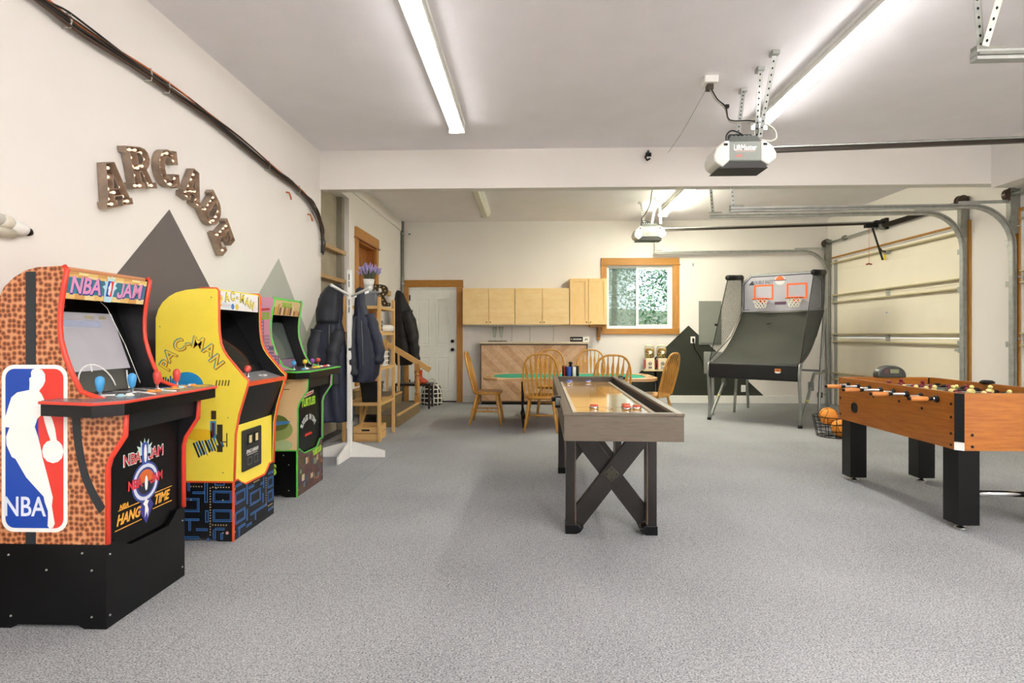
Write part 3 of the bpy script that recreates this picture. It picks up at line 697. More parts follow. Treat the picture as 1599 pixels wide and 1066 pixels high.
for (u0, u1, v0, v1, c) in ((-.135, -.10, .60, .70, '#3a8fc0'), (-.125, -.11, .61, .69, '#5a2a3a'), (-.095, -.062, .58, .68, '#3a3620'), (-.095, -.062, .52, .56, '#3a3620'), (-.13, -.10, .71, .76, '#4a3a28'), (-.04, -.034, .55, .63, '#3a3620'), (-.07, -.036, .576, .582, '#3a3620')):
    decal(pc, 'side_block', rect(u0, u1, v0, v1), (0, -.0002 - .0006 * (c == '#5a2a3a'), 0), NEAR, INK('sb' + c[1:], c), .0006)
for i in range(5): decal(pc, 'side_dash', [(-.105 + .018 * i, .905), (-.098 + .018 * i, .905), (-.092 + .018 * i, .938), (-.099 + .018 * i, .938)], (0, -.0002, 0), NEAR, INK('dark_olive', '#5c5020'), .0005)
mb_ = MB()
for x, z in ((-.13, 1.42), (-.435, 1.25), (-.03, .72), (-.06, .40)): mb_.lathe([(.004, 0), (.003, .003), (.0005, .0035)], (x, 0, z), 8, Matrix.Rotation(R(90), 3, 'X'))
mb_.build('screws', M_STEELD, pc)['kind'] = 'stuff'
# blue line pattern on the riser (a plain pattern of outlined boxes, bars and dots)
MZ = INK('line_blue', '#3f74b8'); DOT = INK('dot_peach', '#e6c48c')
def outline_box(mb, u0, u1, v0, v1, w_=.005):
    mb.prism(rect(u0, u1, v0, v0 + w_), ((0, 0, 0), (1, 0, 0), (0, 1, 0)), .0008); mb.prism(rect(u0, u1, v1 - w_, v1), ((0, 0, 0), (1, 0, 0), (0, 1, 0)), .0008)
    mb.prism(rect(u0, u0 + w_, v0, v1), ((0, 0, 0), (1, 0, 0), (0, 1, 0)), .0008); mb.prism(rect(u1 - w_, u1, v0, v1), ((0, 0, 0), (1, 0, 0), (0, 1, 0)), .0008)
def pattern(o, f, boxes, dots):
    for bx in boxes:
        m1 = MB(frame_mtx(o, *f)); outline_box(m1, *bx)
        if bx[1] - bx[0] > .05 and bx[3] - bx[2] > .05: outline_box(m1, bx[0] + .010, bx[1] - .010, bx[2] + .010, bx[3] - .010, .003)
        m1.build('line_box', MZ, pc)
    m2 = MB(frame_mtx(o, *f))
    for u, v in dots: m2.prism(rect(u - .003, u + .003, v - .003, v + .003), ((0, 0, 0), (1, 0, 0), (0, 1, 0)), .0008)
    m2.build('dots', DOT, pc)['kind'] = 'stuff'
pattern((0, -.0002, 0), NEAR, [(-.12, -.005, .225, .295), (-.12, -.005, .115, .185), (-.30, -.20, .17, .25), (-.17, -.15, .225, .345), (-.24, -.17, .275, .29), (-.165, -.145, .11, .18), (-.29, -.20, .118, .132), (-.265, -.25, .06, .13),
        (-.22, -.15, .06, .075), (-.12, -.05, .065, .08), (-.12, -.103, .01, .08), (-.075, -.06, .01, .05), (-.29, -.20, .012, .028), (-.155, -.14, .0, .02), (-.45, -.33, .17, .25), (-.45, -.33, .06, .14), (-.27, -.255, .29, .345), (-.11, -.05, .325, .345)],
        [(-.135, .31 - .016 * i) for i in range(18)] + [(-.12 + .016 * i, .315) for i in range(7)] + [(-.25 + .016 * i, .318) for i in range(5)] + [(-.12 + .016 * i, .095) for i in range(6)])
pattern((.0003, 0, 0), FRONT, [(.02, .14, .205, .275), (.02, .14, .09, .16), (.20, .335, .145, .225), (.155, .17, .17, .29), (.155, .17, .07, .14), (.20, .33, .085, .10), (.26, .275, .04, .10), (.37, .385, .21, .285), (.33, .385, .24, .255), (.43, .515, .19, .26), (.43, .515, .10, .17),
        (.36, .375, .12, .18), (.33, .42, .085, .10), (.15, .22, .03, .045), (.05, .14, .05, .065), (.06, .075, .0, .06), (.44, .51, .04, .055), (.02, .10, .305, .32), (.18, .25, .255, .27), (.44, .515, .28, .295)],
        [(.41, .09 + .016 * i) for i in range(12)] + [(.25 + .016 * i, .28) for i in range(5)] + [(.44 + .014 * i, .075) for i in range(5)])
decal(pc, 'dot_large', ell(-.035, .05, .009, .009, 12), (0, -.0004, 0), NEAR, INK('pinkish', '#e0a0a0'), .0006)

# --- cabinet three: green edged cabinet farthest away
tm = thing('arcade_cabinet', 'farthest arcade cabinet, green edged, pink skyline side, TURTLES front', 'arcade cabinet', (-1.73, 4.15, 0), 0, 'arcade cabinets along the left wall')
M_PINK = mat('pink_print', '#dba0bc', .4, var=.06, scale=3)
shell(tm, P4, M_GREEN, M_PINK, M_GREEN); riser(tm, M_BLACK, mat('riser_print', '#5c4038', .45, var=.3, scale=14), M_GREEN)
MB().box(-.03, -.018, .022, CW - .022, .30, .80).build('front_panel', M_BLACK, tm)
MB().prism([(-.018, .80), (.055, .80), (.062, .885), (-.018, .885)], XZ(CW - .022), CW - .044).build('deck_apron', M_INNER, tm)
o_, f_, L_ = bezel(tm, -.195, .945, -.345, 1.36, (.05, .475, .16, .86), M_SCRDK)
decal(tm, 'bezel_art', rect(.05, .475, .0, .15 * L_), at(o_, f_, 0, 0, .001), f_, INK('bezel_plum', '#7a5a78'), .0008)
text(tm, 'lettering', 'TURTLES', at(o_, f_, .15, .09 * L_, .002), f_, .045, INK('turtle_green', '#8fc23c'), .8, .0006)
mo, mf, ML = marquee(tm, -.198, 1.352, -.176, 1.465, INK('marquee_sand', '#d6b888'))
random.seed(11)
for i in range(13):
    u = -.225 + .037 * i; h = random.uniform(.03, .085)
    decal(tm, 'marquee_block', rect(u - .014, u + .014, .004, .004 + h), mo, mf, INK('mq%d' % (i % 5), ('#8a5a2c', '#d6a03c', '#b98a58', '#6e3f2c', '#e6d0a4')[i % 5]), .0006)
text(tm, 'lettering', 'TURTLES', at(mo, mf, -.02, ML * .70, .002), mf, .05, INK('turtle_green', '#8fc23c'), .9, .002, ext=.0006)
# side print: purple tower blocks above, parchment below
SK = [INK('sky_a', '#8f6f98'), INK('sky_b', '#a586a8'), INK('sky_c', '#77608a')]
for i, (x0, x1, z1) in enumerate(((-.30, -.245, 1.33), (-.245, -.205, 1.20), (-.215, -.17, 1.12), (-.20, -.13, 1.05), (-.36, -.30, 1.24), (-.42, -.36, 1.36), (-.455, -.42, 1.22))):
    decal(tm, 'tower_print', rect(x0, x1 - .002, .93, z1), (0, -.0001 - .0002 * i, 0), NEAR, SK[i % 3], .0005)
    mb_ = MB(frame_mtx((0, -.0012 - .0002 * i, 0), *NEAR))
    for a in range(3):
        for z in range(int((z1 - .95) / .025)): mb_.prism(rect(x0 + .006 + a * (x1 - x0 - .006) / 3, x0 + .006 + a * (x1 - x0 - .006) / 3 + .007, .95 + .025 * z, .963 + .025 * z), ((0, 0, 0), (1, 0, 0), (0, 1, 0)), .0004)
    mb_.build('window_print', INK('win_pink', '#dcb4cc'), tm)['kind'] = 'stuff'
text(tm, 'lettering', 'TURTLES', (-.315, -.0025, 1.335), NEAR, .066, INK('turtle_green', '#8fc23c'), .85, .003, rot=.05)
decal(tm, 'banner', [(-.36, 1.375), (-.20, 1.385), (-.205, 1.40), (-.36, 1.39)], (0, -.0025, 0), NEAR, INK('banner_red', '#c43c3c'), .0006)
lowpoly = [(p[0] - .001, p[1]) for p in P4[:5]] + [(-.02, .93), (-.46, .93), (-.46, .345)]
decal(tm, 'parchment_print', lowpoly, (0, -.0002, 0), NEAR, INK('parchment', '#d8b88c'), .0006)
decal(tm, 'green_patch', ell(-.15, .50, .12, .085, 20), (0, -.001, 0), NEAR, INK('olive', '#8a9a5a'), .0005)
decal(tm, 'green_patch', ell(-.16, .55, .10, .06, 20), (0, -.0016, 0), NEAR, INK('olive_dark', '#5a6a30'), .0005)
decal(tm, 'blue_band', [(-.27, .555), (-.05, .565), (-.03, .60), (-.06, .545), (-.27, .515)], (0, -.0022, 0), NEAR, INK('band_blue', '#3a78b4'), .0005)
decal(tm, 'green_patch', ell(-.10, .385, .07, .04, 16), (0, -.0022, 0), NEAR, INK('sage', '#a6b888'), .0005)
decal(tm, 'dark_scribble', rect(-.20, -.055, .795, .801), (0, -.001, 0), NEAR, INK('brown_ink', '#5a4022'), .0005)
zt = deck4(tm, M_GREEN, mat('deck_dark', '#55505a', .3, var=.3, scale=16), [(.04, BLU, (BLU, WHP)), (.25, YEP, (YEP, YEP, YEP)), (.40, PUP, (WHP, REDP)), (.53, REDP, (REDP, WHP))], False)
text(tm, 'lettering', 'TURTLES', (FX, .265, .675), FRONT, .082, INK('turtle_lime', '#a4d436'), .85, .004)
decal(tm, 'banner', [(.16, .715), (.36, .735), (.37, .762), (.17, .742)], (FX, 0, 0), FRONT, INK('banner_white', '#ecd8cc'), .0006)
text(tm, 'lettering', 'TEENAGE MUTANT NINJA', (FX + .001, .265, .738), FRONT, .017, INK('banner_red', '#c43c3c'), .8, .0005, rot=.07)
arc_text(tm, 'lettering', 'TURTLES IN TIME', (FX, .265, .42), FRONT, .058, INK('silver', '#c8ccc8'), .16, R(145), R(35), .75, .002, ry=.85)
text(tm, 'lettering', 'nickelodeon', (FX, .265, .425), FRONT, .032, INK('nick_red', '#d83a2c'), .9, .001)
text(tm, 'lettering', 'TURTLES', (-.32, -.001, .20), NEAR, .105, INK('turtle_lime', '#a4d436'), .8, .005)
text(tm, 'lettering', 'TURTLES', (.0005, .40, .265), FRONT, .06, INK('turtle_lime', '#a4d436'), .75, .003, rot=.08)
random.seed(5)
for i in range(22):
    u = random.uniform(.05, .5); v = random.uniform(.03, .22)
    decal(tm, 'riser_block', rect(u, min(u + random.uniform(.02, .07), .515), v, v + random.uniform(.02, .05)), (.0002 + .0004 * (i % 4), 0, 0), FRONT, INK('rb%d' % (i % 6), ('#7a8a70', '#46525c', '#a0684c', '#c8b090', '#55406a', '#5a7a88')[i % 6]), .0006)

# ------------------------------------------------------------------ marquee letters
def arc2(cx, cy, rx, ry, a0, a1, n): return [(cx + rx * math.cos(R(a0 + (a1 - a0) * i / (n - 1))), cy + ry * math.sin(R(a0 + (a1 - a0) * i / (n - 1)))) for i in range(n)]
GLYPH = {
 'A': ([[(0, 0), (0, .14), (.07, .14), (.31, 1), (.59, 1), (.83, .14), (.9, .14), (.9, 0), (.54, 0), (.54, .14), (.60, .14), (.58, .24), (.32, .24), (.30, .14), (.36, .14), (.36, 0)], [(.36, .40), (.54, .40), (.45, .74)]],
       [(.45, .88), (.37, .68), (.53, .68), (.27, .42), (.63, .42), (.45, .32), (.2, .2), (.7, .2), (.06, .07), (.28, .07), (.62, .07), (.84, .07)]),
 'R': ([[(0, 0), (0, .14), (.1, .14), (.1, .86), (0, .86), (0, 1), (.52, 1), (.68, .96), (.78, .87), (.82, .73), (.78, .6), (.68, .5), (.62, .47), (.78, .14), (.92, .14), (.92, 0), (.60, 0), (.42, .42), (.35, .42), (.35, .14), (.45, .14), (.45, 0)], [(.35, .58), (.46, .58), (.54, .63), (.57, .72), (.54, .81), (.46, .86), (.35, .86)]],
       [(.06, .93), (.24, .93), (.44, .93), (.63, .87), (.69, .72), (.6, .55), (.22, .74), (.22, .54), (.42, .5), (.22, .32), (.06, .07), (.22, .07), (.39, .07), (.57, .3), (.67, .12), (.84, .07)]),
 'C': ([arc2(.45, .5, .43, .5, 52, 308, 22) + [(.72, .0), (.86, .0), (.86, .36), (.66, .36)] + arc2(.45, .5, .2, .32, 318, 42, 16) + [(.66, .64), (.86, .64), (.86, 1), (.72, 1)]],
       [(.78, .92), (.78, .74), (.55, .92), (.32, .86), (.16, .7), (.12, .5), (.16, .3), (.32, .14), (.55, .08), (.76, .26), (.78, .08)]),
 'D': ([[(0, 0), (0, .14), (.1, .14), (.1, .86), (0, .86), (0, 1), (.42, 1)] + arc2(.42, .5, .44, .5, 80, -80, 14) + [(.42, 0)], [(.34, .16), (.34, .84), (.42, .84)] + arc2(.40, .5, .2, .34, 80, -80, 10) + [(.42, .16)]],
       [(.06, .93), (.24, .93), (.48, .93), (.68, .8), (.75, .6), (.75, .4), (.68, .2), (.48, .07), (.24, .07), (.06, .07), (.22, .72), (.22, .5), (.22, .28)]),
 'E': ([[(0, 0), (0, .14), (.1, .14), (.1, .86), (0, .86), (0, 1), (.82, 1), (.82, .66), (.68, .66), (.63, .84), (.34, .84), (.34, .6), (.56, .6), (.56, .42), (.34, .42), (.34, .16), (.65, .16), (.70, .34), (.84, .34), (.84, 0)]],
       [(.06, .93), (.24, .93), (.45, .93), (.66, .92), (.75, .75), (.22, .72), (.22, .5), (.44, .51), (.22, .28), (.06, .07), (.24, .07), (.46, .07), (.68, .08), (.77, .24)])}
M_RUST = mat('antique_bronze', '#9a8878', .45, .4, var=.25, scale=14); M_FACE = mat('antique_face', '#6e5648', .4, .4, var=.3, scale=10)
M_BULB = mat('warm_bulb', '#ffe2c4', .2, var=.01, emit=.22, emitc=hexc('#ffd9b4')); M_BULB0 = mat('off_bulb', '#d8c8a4', .15, var=.01)
def marquee_letter(ch, label, o, ux, uy, h, bulb, depth=.05, rim=None, face=None):
    ux = Vector(ux).normalized(); uy = Vector(uy).normalized(); uz = ux.cross(uy)
    t = thing('marquee_letter', label, 'letter', o, 0, 'metal bulb letters')
    sp, bulbs = GLYPH[ch]; sp = [[((p[0] - .45) * h, (p[1] - .5) * h) for p in s] for s in sp]
    fm = frame_mtx((0, 0, 0), ux, uy)
    vs, fs = curve_mesh(splines=sp, extrude=.002)
    m = MB(fm @ Matrix.Translation((0, 0, .006))); m.add(vs, fs); m.build('letter_face', face or M_FACE, t)
    m = MB(fm)
    for s in sp:
        n = len(s)
        for i in range(n):
            a, b = s[i], s[(i + 1) % n]
            m.add([(a[0], a[1], 0), (b[0], b[1], 0), (b[0], b[1], depth), (a[0], a[1], depth)], [(0, 1, 2, 3)])
    me = m
    o2 = me.build('letter_rim', rim or M_RUST, t); sd = o2.modifiers.new('solid', 'SOLIDIFY'); sd.thickness = .004; sd.offset = 0
    for b in bulbs:
        MB(fm).lathe([(.005, .008), (.005, .016), (.009, .025), (.0085, .032), (.004, .037), (.0005, .038)], ((b[0] - .45) * h, (b[1] - .5) * h, 0), 8).build('bulb', bulb, t, True)
    return t
for ch, y, z, a, h, lb in (('A', 3.045, 2.025, 20, .232, 'bronze bulb letter A, first of the wall sign'), ('R', 3.255, 2.178, 15, .232, 'bronze bulb letter R on the left wall'),
                           ('C', 3.510, 2.25, 10, .225, 'bronze bulb letter C on the left wall'), ('A', 3.775, 2.208, -13, .225, 'bronze bulb letter A above the mountain peak, between C and D'),
                           ('D', 4.005, 2.09, -42, .225, 'bronze bulb letter D, tilted on the left wall'), ('E', 4.165, 1.925, -52, .225, 'bronze bulb letter E, last of the wall sign')):
    a = R(a); marquee_letter(ch, lb, (XL + .004, y, z), (0, math.cos(a), math.sin(a)), (0, -math.sin(a), math.cos(a)), h, M_BULB)

# ------------------------------------------------------------------ cable bundle along the left wall
from mathutils import noise as mnoise
CP = [(2.451, 2.773), (2.589, 2.769), (2.849, 2.757), (3.395, 2.767), (4.063, 2.751), (5.048, 2.671), (5.587, 2.634), (5.92, 2.556), (6.138, 2.424), (6.196, 2.266), (6.196, 2.104)]
cb = thing('cable_bundle', 'long bundle of dark cables strapped along the left wall', 'cables', (XL, 4.0, 2.8))
def strand(off, r, m, amp, seed, name='cable', n0=0, n1=99):
    pts = [(max(.012, .02 + off[0]), y - 4.0, z - 2.8 + off[1]) for y, z in CP[n0:n1]]
    sp = smooth_pts(pts, 6)
    sp = [p + Vector((abs(mnoise.noise(Vector((i * .17, seed, 0)))) * amp * .5, 0, mnoise.noise(Vector((i * .13, seed + 9, 3))) * amp)) for i, p in enumerate(sp)]
    MB().tube(sp, r, 6).build(name, m, cb, True)
CBK = mat('cable_black', '#1e1a17', .5, var=.1); CBB = mat('cable_brown', '#4a3426', .5, var=.15); CBO = mat('cable_orange', '#c8642c', .45); CBG = mat('cable_grey', '#b4b0a4', .5)
strand((.012, 0), .017, CBK, .006, 1); strand((.02, -.022), .010, CBB, .012, 2); strand((.02, .02), .007, CBO, .02, 3, n1=8); strand((.02, .015), .006, CBK, .05, 4); strand((.025, -.012), .006, CBK, .05, 5); strand((.03, .005), .006, CBB, .035, 8)
strand((.0, -.035), .003, CBG, .05, 6, n0=9); strand((.0, -.05), .003, CBK, .04, 7, n0=7)
for y, z in ((2.75, 2.762), (3.35, 2.767), (3.52, 2.765), (4.9, 2.685), (5.55, 2.636), (6.196, 2.22)): MB().tube([(.0, y - 4, z - 2.8 - .035), (.045, y - 4, z - 2.8 - .035), (.05, y - 4, z - 2.8), (.045, y - 4, z - 2.8 + .035), (.0, y - 4, z - 2.8 + .035)], .005, 5).build('strap', CBG, cb)
for (y, z), lb in (((5.34, 2.51), 'orange coated wall hook under the cable bundle, nearer one'), ((5.86, 2.41), 'orange coated wall hook under the cable bundle, farther one')):
    hk = thing('wall_hook', lb, 'hook', (XL, y, z), 0, 'orange wall hooks')
    MB().tube([(0, 0, .05), (.03, 0, .045), (.05, -.01, 0), (.07, -.05, -.03), (.09, -.10, -.03), (.095, -.13, -.01)], .008, 6).build('hook', CBO, hk, True)
# white jointed fixture at the left edge
wf = thing('wall_fixture', 'white jointed wall fixture with black tip at the left edge', 'fixture', (XL, 2.42, 1.66))
mb = MB().cyl((.03, -.16, .05), (.03, -.02, .04), .026); mb.build('tube', M_WHITE, wf, True)
MB().lathe([(.026, 0), (.030, .015), (.029, .04), (.022, .055)], (.03, -.03, .04), 14, Matrix.Rotation(R(-98), 3, 'X')).build('collar', mat('warm_white', '#d8d2c2', .4), wf, True)
MB().lathe([(.020, 0), (.028, .01), (.029, .06), (.024, .075)], (.03, .02, .03), 14, Matrix.Rotation(R(-102), 3, 'X')).build('head', M_WHITE, wf, True)
MB().lathe([(.020, 0), (.019, .02), (.010, .034), (.001, .036)], (.03, .094, .015), 12, Matrix.Rotation(R(-102), 3, 'X')).build('tip', M_BLACK, wf, True)
MB().cyl((.03, -.16, -.005), (.03, .03, -.012), .022).build('lower_tube', mat('warm_white', '#d8d2c2', .4), wf, True)
MB().box(0, .03, -.12, -.08, -.03, .07).build('bracket', M_WHITE, wf)

# ------------------------------------------------------------------ coat rack with two jackets
cr = thing('coat_rack', 'white wooden standing coat rack with crossed base', 'coat rack', (-1.785, 5.55, 0))
MB().box(-.022, .022, -.022, .022, .05, 1.84).build('post', M_WHITE, cr, bevel=.004)
def fin(ang):
    m = MB(Matrix.Rotation(R(ang), 4, 'Z')); m.prism([(-.35, 0), (.35, 0), (.35, .065), (.05, .145), (-.05, .145), (-.35, .065)], ((0, .011, 0), (1, 0, 0), (0, 0, 1)), .022); return m
fin(0).build('base_fin', M_WHITE, cr, bevel=.003); fin(90).build('base_fin', M_WHITE, cr, bevel=.003)
for ang, z in ((-25, 1.575), (158, 1.60), (65, 1.56), (248, 1.59)):
    c, s = math.cos(R(ang)), math.sin(R(ang))
    MB().tube([(0, 0, z), (.24 * c, .24 * s, z + .075), (.265 * c, .265 * s, z + .083)], [.012, .014, .016], 10).build('peg', M_WHITE, cr, True)
for z in (1.77, 1.70, 1.52, 1.45): MB().box(-.006, .006, -.0235, -.021, z - .03, z + .03).build('slot', M_GREY, cr)

def cloth(name, c, var=.25): return mat(name, c, .62, var=var, scale=9, bump=.25, bscale=40)
M_JKT = cloth('charcoal_shell', '#23262e'); M_JKT2 = cloth('navy_shell', '#1d2336'); M_JKT3 = cloth('black_down', '#141417')
def garment(rings, n=36, folds=7, amp=.10, seed=0):
    out = []
    for i, (z, cx, cy, rx, ry, k) in enumerate(rings):
        rg = []
        for j in range(n):
            a = 2 * PI * j / n
            f = 1 + k * amp * (math.sin(folds * a + seed + z * 1.5) + .6 * math.sin((folds + 4) * a + 2 * seed - z * 2.2)) + .05 * mnoise.noise(Vector((math.cos(a) * 2, math.sin(a) * 2 + seed, z * 5)))
            rg.append((cx + rx * math.cos(a) * f, cy + ry * math.sin(a) * f, z))
        out.append(rg)
    m = MB(); m.loft(out); return m
def interp(rs, sub=3):
    out = []
    for a, b in zip(rs, rs[1:]):
        for k in range(sub): out.append(tuple(a[i] + (b[i] - a[i]) * k / sub for i in range(6)))
    out.append(rs[-1]); return out
def sleeve(pts, r, seed):
    sp = smooth_pts(pts, 5); n = len(sp)
    rs = [r[0] + (r[1] - r[0]) * i / (n - 1) for i in range(n)]
    rs = [q * (1 + .13 * math.sin(i * 1.9 + seed) + .06 * math.sin(i * 4.1)) for i, q in enumerate(rs)]
    m = MB(); m.tube(sp, rs, 14); return m
j1 = thing('jacket', 'long dark hooded jacket hanging left of the white coat rack post', 'jacket', (-1.99, 5.60, 0))
garment(interp([(1.68, .06, .02, .03, .03, 0), (1.67, .03, .01, .09, .09, .2), (1.56, .0, 0, .12, .11, .4), (1.42, -.01, 0, .13, .11, .5), (1.33, -.01, 0, .115, .10, .6), (1.22, -.02, 0, .16, .12, .6), (1.0, -.03, 0, .18, .13, .8), (.75, -.03, 0, .19, .13, 1), (.52, -.02, 0, .20, .13, 1.1), (.40, -.0, 0, .20, .13, 1.1), (.345, .01, 0, .19, .12, 1.1)]), seed=1).build('jacket_body', M_JKT2, j1, True)
garment(interp([(1.70, .075, -.07, .02, .02, 0), (1.685, .06, -.06, .07, .05, .2), (1.6, .015, -.06, .10, .06, .3), (1.45, -.01, -.06, .115, .07, .5), (1.32, -.01, -.05, .11, .08, .5)]), seed=3, folds=5).build('hood', M_JKT, j1, True)
sleeve([(-.10, -.06, 1.24), (-.13, -.10, 1.05), (-.11, -.12, .85), (-.06, -.12, .66)], (.075, .06), 1).build('sleeve', M_JKT, j1, True)
sleeve([(.10, -.05, 1.24), (.07, -.12, 1.05), (.06, -.13, .88), (.07, -.12, .72)], (.07, .055), 4).build('sleeve', M_JKT, j1, True)
MB().tube([(.03, -.13, 1.3), (.03, -.135, 1.1), (.035, -.14, .95)], .004, 6).build('zipper', M_GREY, j1, True)
j2 = thing('jacket', 'shorter navy jacket hanging right of the white coat rack post', 'jacket', (-1.69, 5.68, 0))
garment(interp([(1.68, -.03, 0, .015, .02, 0), (1.66, -.03, 0, .04, .05, .2), (1.52, -.03, 0, .055, .07, .3), (1.42, -.015, 0, .07, .09, .5), (1.34, .0, 0, .11, .11, .6), (1.15, .02, 0, .14, .12, .8), (.95, .03, 0, .15, .12, 1), (.80, .02, 0, .13, .11, 1.1), (.73, .0, 0, .10, .10, 1.1)]), seed=6).build('jacket_body', M_JKT2, j2, True)
sleeve([(.07, -.03, 1.40), (.13, -.05, 1.22), (.175, -.05, 1.05), (.16, -.05, .92)], (.06, .055), 2).build('sleeve', M_JKT2, j2, True)
sleeve([(-.06, -.05, 1.38), (-.09, -.09, 1.15), (-.075, -.10, .95), (-.06, -.10, .80)], (.055, .05), 7).build('sleeve', M_JKT, j2, True)
MB().tube([(.02, -.125, 1.34), (.035, -.14, 1.15), (.04, -.14, .9)], .004, 6).build('zipper', M_GREY, j2, True)

# ------------------------------------------------------------------ wooden shelf unit and what is on it
M_PINE = wood('pine', '#c89a58', '#dcb678', (25, 25, 2.5), .55); M_PINEX = wood('pine_x', '#c89a58', '#dcb678', (2.5, 25, 25), .55)
SX0, SX1, SY0, SY1 = -2.10, -1.70, 6.33, 6.98
su = thing('shelf_unit', 'open pine shelf unit with five slatted shelves behind the coat rack', 'shelf', (SX1, SY0, 0))
for x in (0, SX0 - SX1):
    for y in (0, SY1 - SY0): MB().box(x - .017, x + .017, y - .02, y + .02, 0, 1.63).build('post', M_PINE, su, bevel=.003)
for z in (.44, .84, 1.235, 1.53):
    sh = MB().box(SX0 - SX1, 0, -.005, .02, z - .035, z).box(SX0 - SX1, 0, SY1 - SY0 - .02, SY1 - SY0 + .005, z - .035, z).box(-.012, .012, 0, SY1 - SY0, z - .035, z - .004).build('shelf', M_PINEX, su)
    for k in range(5): MB().box(SX0 - SX1 + .012 + .077 * k, SX0 - SX1 + .012 + .077 * k + .066, .021, SY1 - SY0 - .021, z - .012, z).build('slat', M_PINE, sh)
MB().bar((SX0 - SX1, SY1 - SY0 + .012, .1), (0, SY1 - SY0 + .012, 1.4), .02, .03).build('brace', M_PINE, su)
bx = thing('storage_box', 'grey plastic storage box on the top shelf under the lavender pot', 'box', (-1.86, 6.52, 1.53))
MB().prism(rrect(-.11, .11, -.13, .13, .02), ((0, 0, 0), (1, 0, 0), (0, 1, 0)), .15).build('body', mat('box_grey', '#6d7278', .4), bx); MB().prism(rrect(-.118, .118, -.138, .138, .02), ((0, 0, .15), (1, 0, 0), (0, 1, 0)), .02).build('lid', mat('lid_grey', '#8d9296', .4), bx)
lv = thing('potted_lavender', 'lavender bush in a ribbed white pot on the grey storage box', 'plant', (-1.86, 6.47, 1.70))
MB().lathe([(.045, 0), (.048, .01), (.058, .08), (.060, .082), (.058, .09), (.064, .13), (.068, .135), (.066, .14), (.056, .14), (.054, .12), (.001, .12)], n=20).build('pot', M_WHITE, lv, True)
random.seed(21)
stm = MB(); flw = MB()
for i in range(90):
    a = random.uniform(0, 2 * PI); sp = random.uniform(.05, 1) ** .7; L = random.uniform(.11, .19)
    tip = Vector((math.cos(a) * .16 * sp, math.sin(a) * .13 * sp, .14 + L * (1.15 - .55 * sp)))
    b = Vector((math.cos(a) * .03, math.sin(a) * .03, .12))
    stm.tube([b, (b + tip) / 2 + Vector((0, 0, .02)), tip], .0022, 4)
    d = (tip - b).normalized()
    flw.tube([tip - d * .045, tip - d * .03, tip - d * .01, tip + d * .012], [.003, .0095, .008, .002], 5)
for nm, m_, mm in (('stems', stm, mat('stem_grey_green', '#6f7a5c', .7)), ('flowers', flw, mat('lavender_purple', '#a79ac8', .8, var=.25, scale=60))): m_.build(nm, mm, lv)['kind'] = 'stuff'
marquee_letter('R', 'dark metal bulb letter R standing on the pine shelf unit', (-1.73, 6.50, 1.655), (1, .0, 0), (0, 0, 1), .245, M_BULB0, .05, mat('dark_bronze', '#3a2a1c', .4, .6, var=.2), mat('olive_bronze', '#5c4a2c', .45, .5, var=.2))
def wire_basket(x, y, z, w, d, h, label):
    t = thing('basket', label, 'basket', (x, y, z), 0, 'white lattice baskets on the shelf unit'); m_ = M_WHITE
    for s in (-1, 1):
        for ax in (0, 1):
            g = MB(); L = (w, d)[ax] / 2; O = (d, w)[ax] / 2 * s
            P = (lambda u, v: (u, O, v)) if ax == 0 else (lambda u, v: (O, u, v))
            for k in range(4): g.bar(P(-L, .008 + (h - .016) * k / 3), P(L, .008 + (h - .016) * k / 3), .010, .014)
            for k in range(5): g.bar(P(-L + 2 * L * k / 4, 0), P(-L + 2 * L * k / 4, h), .010, .012)
            g.build('lattice_side', m_, t)
    MB().box(-w / 2, w / 2, -d / 2, d / 2, 0, .012).build('bottom', m_, t)
wire_basket(-1.85, 6.50, 1.235, .20, .26, .15, 'white lattice basket on the second shelf from the top')
wire_basket(-1.80, 6.58, .84, .20, .34, .17, 'white lattice basket on the middle shelf')
tw = thing('rolled_towel', 'rolled white towel lying on the second shelf from the top', 'towel', (-1.73, 6.82, 1.235))
MB().tube([(-.10, -.16, .045), (0, 0, .045), (.02, .10, .045)], [.042, .045, .043], 14).build('roll', mat('towel_white', '#e4dfd4', .9, bump=.4, bscale=120), tw, True)
MB().tube([(.02, .10, .045), (.0201, .1005, .045)], [.03, .028], 12).build('roll_core', mat('towel_fold', '#c8c2b4', .9), tw)
bk = thing('bucket', 'black square bucket on the lowest shelf of the pine unit', 'bucket', (-1.82, 6.46, .44))
MB().loft([[(p[0] * s, p[1] * s, z) for p in rrect(-.11, .11, -.11, .11, .03)] for s, z in ((.84, 0), (1, .20), (1.06, .202), (1.06, .225), (.97, .225), (.95, .2), (.8, .02))]).build('tub', mat('bucket_black', '#191a19', .35), bk)
MB().tube([(-.117, 0, .21), (-.12, .06, .16), (-.12, .115, .14), (.0, .125, .135), (.12, .115, .14), (.12, .06, .16), (.117, 0, .21)], .003, 6).build('handle', M_STEEL, bk, True)
ct = thing('wooden_crate', 'pine crate with hand slots on the floor under the lowest shelf', 'crate', (-1.86, 6.52, 0))
for s in (-1, 1):
    for k in range(2): MB().box(-.14, .14, s * .17 - .006, s * .17 + .006, .02 + .075 * k, .088 + .075 * k).build('plank', M_PINEX, ct, bevel=.002)
    for k in range(2): MB().box(s * .14 - .006, s * .14 + .006, -.164, .164, .02 + .075 * k, .088 + .075 * k).build('plank', wood('pine_y', '#c89a58', '#dcb678', (25, 2.5, 25), .55), ct, bevel=.002)
    MB().box(-.045, .045, s * .176 - .001, s * .176 + .001, .118, .138).build('hand_slot', M_HOLE, ct)
MB().box(-.14, .14, -.17, .17, .0, .02).build('bottom', M_PINE, ct)

